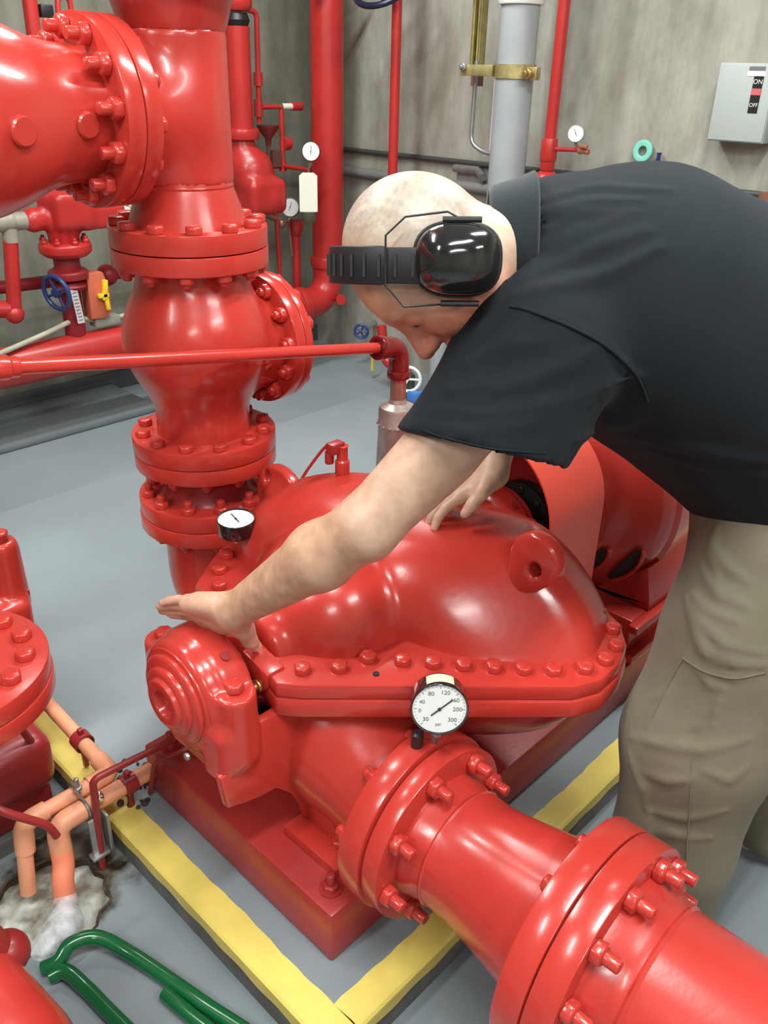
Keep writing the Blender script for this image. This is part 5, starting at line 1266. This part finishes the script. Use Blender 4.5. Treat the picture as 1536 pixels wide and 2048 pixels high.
# PERSON SDF END
def skin_mat():
    m = bpy.data.materials.new('skin'); m.use_nodes = True; nt = m.node_tree; L = nt.links; b = nt.nodes['Principled BSDF']
    at = nt.nodes.new('ShaderNodeVertexColor'); at.layer_name = 'tone'
    tc = nt.nodes.new('ShaderNodeTexCoord'); n = nt.nodes.new('ShaderNodeTexNoise'); n.inputs['Scale'].default_value = 38; n.inputs['Detail'].default_value = 8; L.new(tc.outputs['Object'], n.inputs[0])
    r = nt.nodes.new('ShaderNodeValToRGB'); r.color_ramp.elements[0].position = .34; r.color_ramp.elements[1].position = .62
    r.color_ramp.elements[0].color = (.80, .74, .70, 1); r.color_ramp.elements[1].color = (1.03, 1.02, 1.0, 1); L.new(n.outputs[0], r.inputs[0])
    x = nt.nodes.new('ShaderNodeMix'); x.data_type = 'RGBA'; x.blend_type = 'MULTIPLY'; x.inputs[0].default_value = .8
    L.new(at.outputs[0], x.inputs[6]); L.new(r.outputs[0], x.inputs[7]); L.new(x.outputs[2], b.inputs['Base Color'])
    b.inputs['Roughness'].default_value = .45; b.inputs['Subsurface Weight'].default_value = .15; b.inputs['Subsurface Radius'].default_value = (.010, .004, .002); b.inputs['Subsurface Scale'].default_value = 1.0
    n2 = nt.nodes.new('ShaderNodeTexNoise'); n2.inputs['Scale'].default_value = 160; L.new(tc.outputs['Object'], n2.inputs[0])
    bp = nt.nodes.new('ShaderNodeBump'); bp.inputs['Strength'].default_value = .25; bp.inputs['Distance'].default_value = .001; L.new(n2.outputs[0], bp.inputs['Height']); L.new(bp.outputs[0], b.inputs['Normal'])
    return m
def vnoise(P, s, seed=0):
    r = np.random.RandomState(seed); d = np.zeros(len(P))
    for i in range(10):
        k = r.normal(size=3) * s * (1 + i * .25); d += np.sin(P @ k + r.rand() * 6.28)
    return d / 4.5
def tone(P):
    q = (P - HO) @ RH.T; c = np.tile(np.array([.58, .36, .26]), (len(P), 1))
    inh = ((np.abs(q) < .19).all(1)) & (q[:, 1] > -.16)
    w = lambda x, a, b: np.clip((x - a) / (b - a), 0, 1)[:, None]
    # pale scalp, tanned forehead, ruddy cheeks and nose
    scalp = np.array([.57, .41, .305]); fore = np.array([.60, .31, .185]); face = np.array([.50, .175, .115])
    hcol = scalp * np.ones((len(P), 1)); hcol = hcol + (fore - hcol) * w(q[:, 0], .0, .07)
    hcol = hcol + (face - hcol) * (w(-q[:, 1] + q[:, 0] * .6, -.03, .06) * w(q[:, 0], -.045, .02))
    # cropped grey stubble around the back and sides
    st = w(-q[:, 0] + .2 * q[:, 1] - .25 * np.abs(q[:, 2]) + .012 * vnoise(P, 60), -.055, .03) * w(q[:, 1], -.05, .0)
    st = st * (.50 + .35 * np.clip(vnoise(P, 300, 3), -1, 1))[:, None]
    hcol = hcol + (np.array([.24, .24, .23]) - hcol) * np.clip(st, 0, 1)
    side = w(np.abs(q[:, 2]), .05, .075) * w(q[:, 1], -.02, .02) * w(.09 - q[:, 1], 0, .03) * .30
    hcol = hcol + (np.array([.50, .42, .36]) - hcol) * side
    brow = np.exp(-((q[:, 0] - .100) ** 2 + ((q[:, 1] - .050) * 1.3) ** 2) / .00012)[:, None] * (np.abs(q[:, 2]) > .012)[:, None] * (np.abs(q[:, 2]) < .05)[:, None] * .55
    hcol = hcol + (np.array([.20, .13, .09]) - hcol) * brow
    lips = np.exp(-((q[:, 0] - .108) ** 2 / .0004 + (q[:, 1] + .060) ** 2 / .00012))[:, None] * (np.abs(q[:, 2]) < .028)[:, None] * .6
    hcol = hcol + (np.array([.55, .17, .14]) - hcol) * lips
    c[inh] = hcol[inh]
    # forearm: browner where hairy, pinker towards the elbow and hand
    ab = WRL - ELL; t = ((P - ELL) @ ab) / (ab @ ab); dd = np.linalg.norm(P - ELL - np.clip(t, 0, 1)[:, None] * ab, axis=1)
    arm = (dd < .09) & (t > -.3) & (t < 1.1)
    hair = np.clip(.5 + .6 * vnoise(P, 90, 5), 0, 1) * np.clip((t - .2) / .3, 0, 1) * np.clip((1.1 - t) / .2, 0, 1)
    f = np.tile(np.array([.56, .335, .225]), (len(P), 1)); f = f + (np.array([.36, .21, .13]) - f) * (hair * .55)[:, None]
    c[arm] = f[arm]
    up = t <= -.0; c[up & ~inh & (P[:, 2] > .9)] = np.array([.56, .36, .26])
    hand = np.linalg.norm(P - (WRL + hh * .09), axis=1) < .17
    c[hand & (t > 1)] = np.array([.60, .34, .245])
    tip = np.linalg.norm(P - A(.736, .998, .643), axis=1) < .018; c[tip] = np.array([.74, .48, .40])
    return np.clip(c, 0, 1)
SKIN = skin_mat()
def cloth(name, c1, c2, sc=140, rough=.85, sheen=.2, vs=3.):
    m = mat(name, c1, rough, bump=.14, bscale=sc, var=1, var2=c2, vscale=vs, spec=.08); m.node_tree.nodes['Principled BSDF'].inputs['Sheen Weight'].default_value = sheen; return m
SHIRTM = cloth('faded_black_cotton', (.0150, .0190, .0230), (.0100, .0125, .0150), sheen=.04)
KHAKI = cloth('khaki_cotton', (.185, .160, .112), (.150, .130, .090), 200, .9, .1, vs=9)
man = thing('person', 'bald man in a black polo shirt, khaki trousers and ear defenders bending over the pump', 'person', (1.40, .33, 0))
sdf_obj('body', body, (.55, .20, .02), (1.80, 1.25, 1.52), .0042, SKIN, man, it=1, margin=2.0, attr={'tone': tone})
sdf_obj('polo_shirt', shirt, (.60, .10, .78), (1.80, 1.20, 1.56), .0062, SHIRTM, man, it=2, margin=2.0)
sdf_obj('cargo_trousers', trousers, (1.00, .10, .02), (1.95, .80, 1.06), .0058, KHAKI, man, it=1, margin=2.0)
b = MB(); b.tube(spline([(0.8812, 0.6253, 1.2915), (0.8854, 0.6052, 1.2909), (0.8912, 0.5809, 1.2865), (0.9041, 0.5606, 1.279), (0.9194, 0.5408, 1.2691), (0.9419, 0.5267, 1.2552), (0.9681, 0.5172, 1.2373), (1.0049, 0.5131, 1.212), (1.0315, 0.51, 1.1896), (1.0588, 0.5057, 1.1536)], 5), .0022, 6); b.build('sleeve_seam', SHIRTM, man)
b = MB(); b.tube(spline([(0.7923, 0.6864, 1.1316), (0.7856, 0.6478, 1.1352), (0.7873, 0.608, 1.138), (0.801, 0.575, 1.1363), (0.8248, 0.5499, 1.1332), (0.8558, 0.5331, 1.1274)], 5), .0012, 6); b.build('hem_stitching', SHIRTM, man)
b = MB(); b.tube(spline([(1.1726, 0.421, 0.7015), (1.1656, 0.3851, 0.7007), (1.1679, 0.3557, 0.704), (1.175, 0.3306, 0.7103), (1.1952, 0.2997, 0.7276)], 5), .0022, 6); b.tube(spline([(1.1726, 0.421, 0.7015), (1.1649, 0.4285, 0.6642), (1.1542, 0.434, 0.6269), (1.1402, 0.438, 0.5895), (1.1298, 0.4411, 0.5608)], 5), .0014, 6); b.build('pocket_edge', KHAKI, man)
b = MB(); b.tube(spline([(1.1225, 0.3515, 0.5587), (1.114, 0.3406, 0.5172), (1.1174, 0.3307, 0.4421), (1.1255, 0.3211, 0.347)], 5), .0012, 6); b.build('trouser_seam', KHAKI, man)
# eyes
for s in (-1, 1):
    e = MB(); e.ball(tuple(H2W(.0805, .0185, .033 * s)), .0128, 16, 10); eb = e.build('eye', mat('eye_white', (.7, .66, .62), .2), man)
    e = MB(); e.ball(tuple(H2W(.0885, .0150, .033 * s)), .0062, 12, 8); e.build('iris', mat('iris_dark', (.03, .02, .015), .15), eb)
# ears
# collar: folded ribbed band around the neck
nb = Vector(KA); nc = Vector(KC) + nb * .030
b = MB(); b.lathe([(.0700, -.044), (.0755, -.049), (.082, -.044), (.091, -.012), (.101, .012), (.096, .016), (.084, .0), (.074, -.006)], nc, nb, 56, closed=True)
b.build('collar', cloth('black_rib_knit', (.020, .027, .031), (.013, .017, .02), 260), man, bev=.001)
# belt and belt loop
b = MB(); b.lathe([(.010, 0), (.014, .004), (.010, .008)], (1.40, .285, .905), (-.7, -.7, .2), 16); b.build('belt_button', GALV, man)
# shoes
for (an, tx) in ((ANL, (-.22, .97)), (ANR, (-.18, .98))):
    d = Vector((tx[0], tx[1], 0)).normalized(); a0 = np.array([an[0], an[1], 0.]); dn = np.array(d)
    def shoe(p):
        q = rcone(p, a0 - dn * .05 + A(0, 0, .055), a0 + dn * .10 + A(0, 0, .045), .042, .038)
        q = smin(q, rcone(p, a0 + A(0, 0, .06), a0 + A(0, 0, .11), .042, .04), .03); q = smin(q, rcone(p, a0 + dn * .10 + A(0, 0, .042), a0 + dn * .165 + A(0, 0, .038), .042, .034), .02)
        return np.maximum(q, .022 - p[:, 2])
    lo = a0 - .30; hi = a0 + .30; lo[2] = 0; hi[2] = .17
    s_ = sdf_obj('shoe', shoe, lo, hi, .007, BLACKM, man, it=1)
    sd = Vector((-d.y, d.x, 0)); o_ = [(-.098, -.034), (-.06, -.042), (.10, -.048), (.17, -.040), (.20, -.012), (.20, .012), (.17, .040), (.10, .048), (-.06, .042), (-.098, .034)]
    MB().prism(o_, .001, .026, lambda u, v, w: tuple(Vector(a0) + d * u + sd * v + V(0, 0, w))).build('sole', mat('pale_pink_sole', (.55, .42, .42), .6), s_, bev=.004)

# ear defenders: worn, but a thing of their own
ed = thing('ear_defenders', 'glossy black ear defenders with a band over the bald head', 'ear defenders', tuple(H2W(0, 0, .09)))
EA = math.radians(20); Eu = Hu * math.cos(EA) + Hf * math.sin(EA); Ef = Hf * math.cos(EA) - Hu * math.sin(EA)
def E2W(f, u, l): return HO + Ef * f + Eu * u + Hl * l
def HM(f, u, l): return Vector(E2W(f, u, l))
R3 = Matrix([list(Ef), list(Eu), list(Hl)]).transposed()
for s in (1, -1):
    # cup axis is the side-to-side direction of the head; the long way of the oval follows jaw to nape
    cup = A(*E2W(-.004, -.006, .093 * s)); 
    rot = math.radians(0)
    RC = np.array([Ef, Eu, Hl * s])
    def cupf(p):
        q = (p - cup) @ RC.T; k = (np.abs(q[:, 0] / .0425) ** 2.7 + np.abs(q[:, 1] / .0525) ** 2.7) ** (1 / 2.7)
        rad = np.sqrt(q[:, 0] ** 2 + q[:, 1] ** 2) + 1e-6
        lid = .034 * (1 - np.clip(k, 0, 1) ** 3.2) + .012
        return np.maximum((k - 1) * .050, np.maximum(q[:, 2] - lid * 1.0, -.008 - q[:, 2])) * .8
    def cupf2(p): return smax(cupf(p), -1 + 0 * p[:, 0], .01)
    c_ = sdf_obj('ear_cup', cupf, cup - .085, cup + .085, .0026, BLACKG, ed, it=4, margin=2.5)
    rim = []; cus = []
    for k in range(49):
        a = 2 * pi * k / 48; ca_, sa_ = math.cos(a), math.sin(a); rr_ = 1 / ((abs(ca_ / .0435) ** 2.7 + abs(sa_ / .0535) ** 2.7) ** (1 / 2.7))
        rim.append(HM(-.004 + rr_ * ca_, -.006 + rr_ * sa_, (.088) * s)); cus.append(HM(-.004 + rr_ * .86 * ca_, -.006 + rr_ * .86 * sa_, .079 * s))
    MB().tube(rim, .0032, 8).build('rim', BLACKM, c_); MB().tube(cus, .010, 10).build('cushion', BLACKM, c_)
    # wire yoke
    y = [(-.050, -.008), (-.058, .008), (-.052, .060), (-.030, .084), (.030, .084), (.056, .060), (.052, .008), (.050, -.008)]
    MB().tube([HM(f - .002, u, (.100 if i in (0, 1, 6, 7) else .094) * s) for i, (f, u) in enumerate(y)], .0014, 8).build('wire_yoke', BLACKM, ed)
    for f in (-.051, .049):
        MB().tube([HM(f, -.034, .101 * s), HM(f, .014, .101 * s)], .0038, 10).build('wire_clip', BLACKM, ed)
# padded band over the crown
b = MB(); vs = []; N = 40
for k in range(N + 1):
    a = math.radians(-6 + 192 * k / N); cl, su = math.cos(a), math.sin(a)
    c = (0.0, .030 + .130 * su, .095 * cl)
    for (wf, tt) in ((-.024, -.0045), (.024, -.0045), (.024, .0045), (-.024, .0045)):
        wv = wf * (1 if .15 < k / N < .85 else .92); vs.append(HM(c[0] + wv + .004, c[1] + tt * su * 1., c[2] + tt * cl))
fs = []
for k in range(N):
    for j in range(4): fs.append((4 * k + j, 4 * k + (j + 1) % 4, 4 * k + 4 + (j + 1) % 4, 4 * k + 4 + j))
fs += [(0, 1, 2, 3), (4 * N, 4 * N + 3, 4 * N + 2, 4 * N + 1)]
hb = b.add(vs, fs).build('headband', BLACKM, ed, bev=.002, ang=60)
b = MB()
for k in range(3, N - 2, 2):
    a = math.radians(-6 + 192 * k / N); cl, su = math.cos(a), math.sin(a)
    b.box(HM(.004, .030 + .1355 * su, .0998 * cl), (.014, .0016, .002), R3 @ Matrix.Identity(3))
b.build('band_rib', mat('rib_grey', (.012, .012, .013), .4), hb)
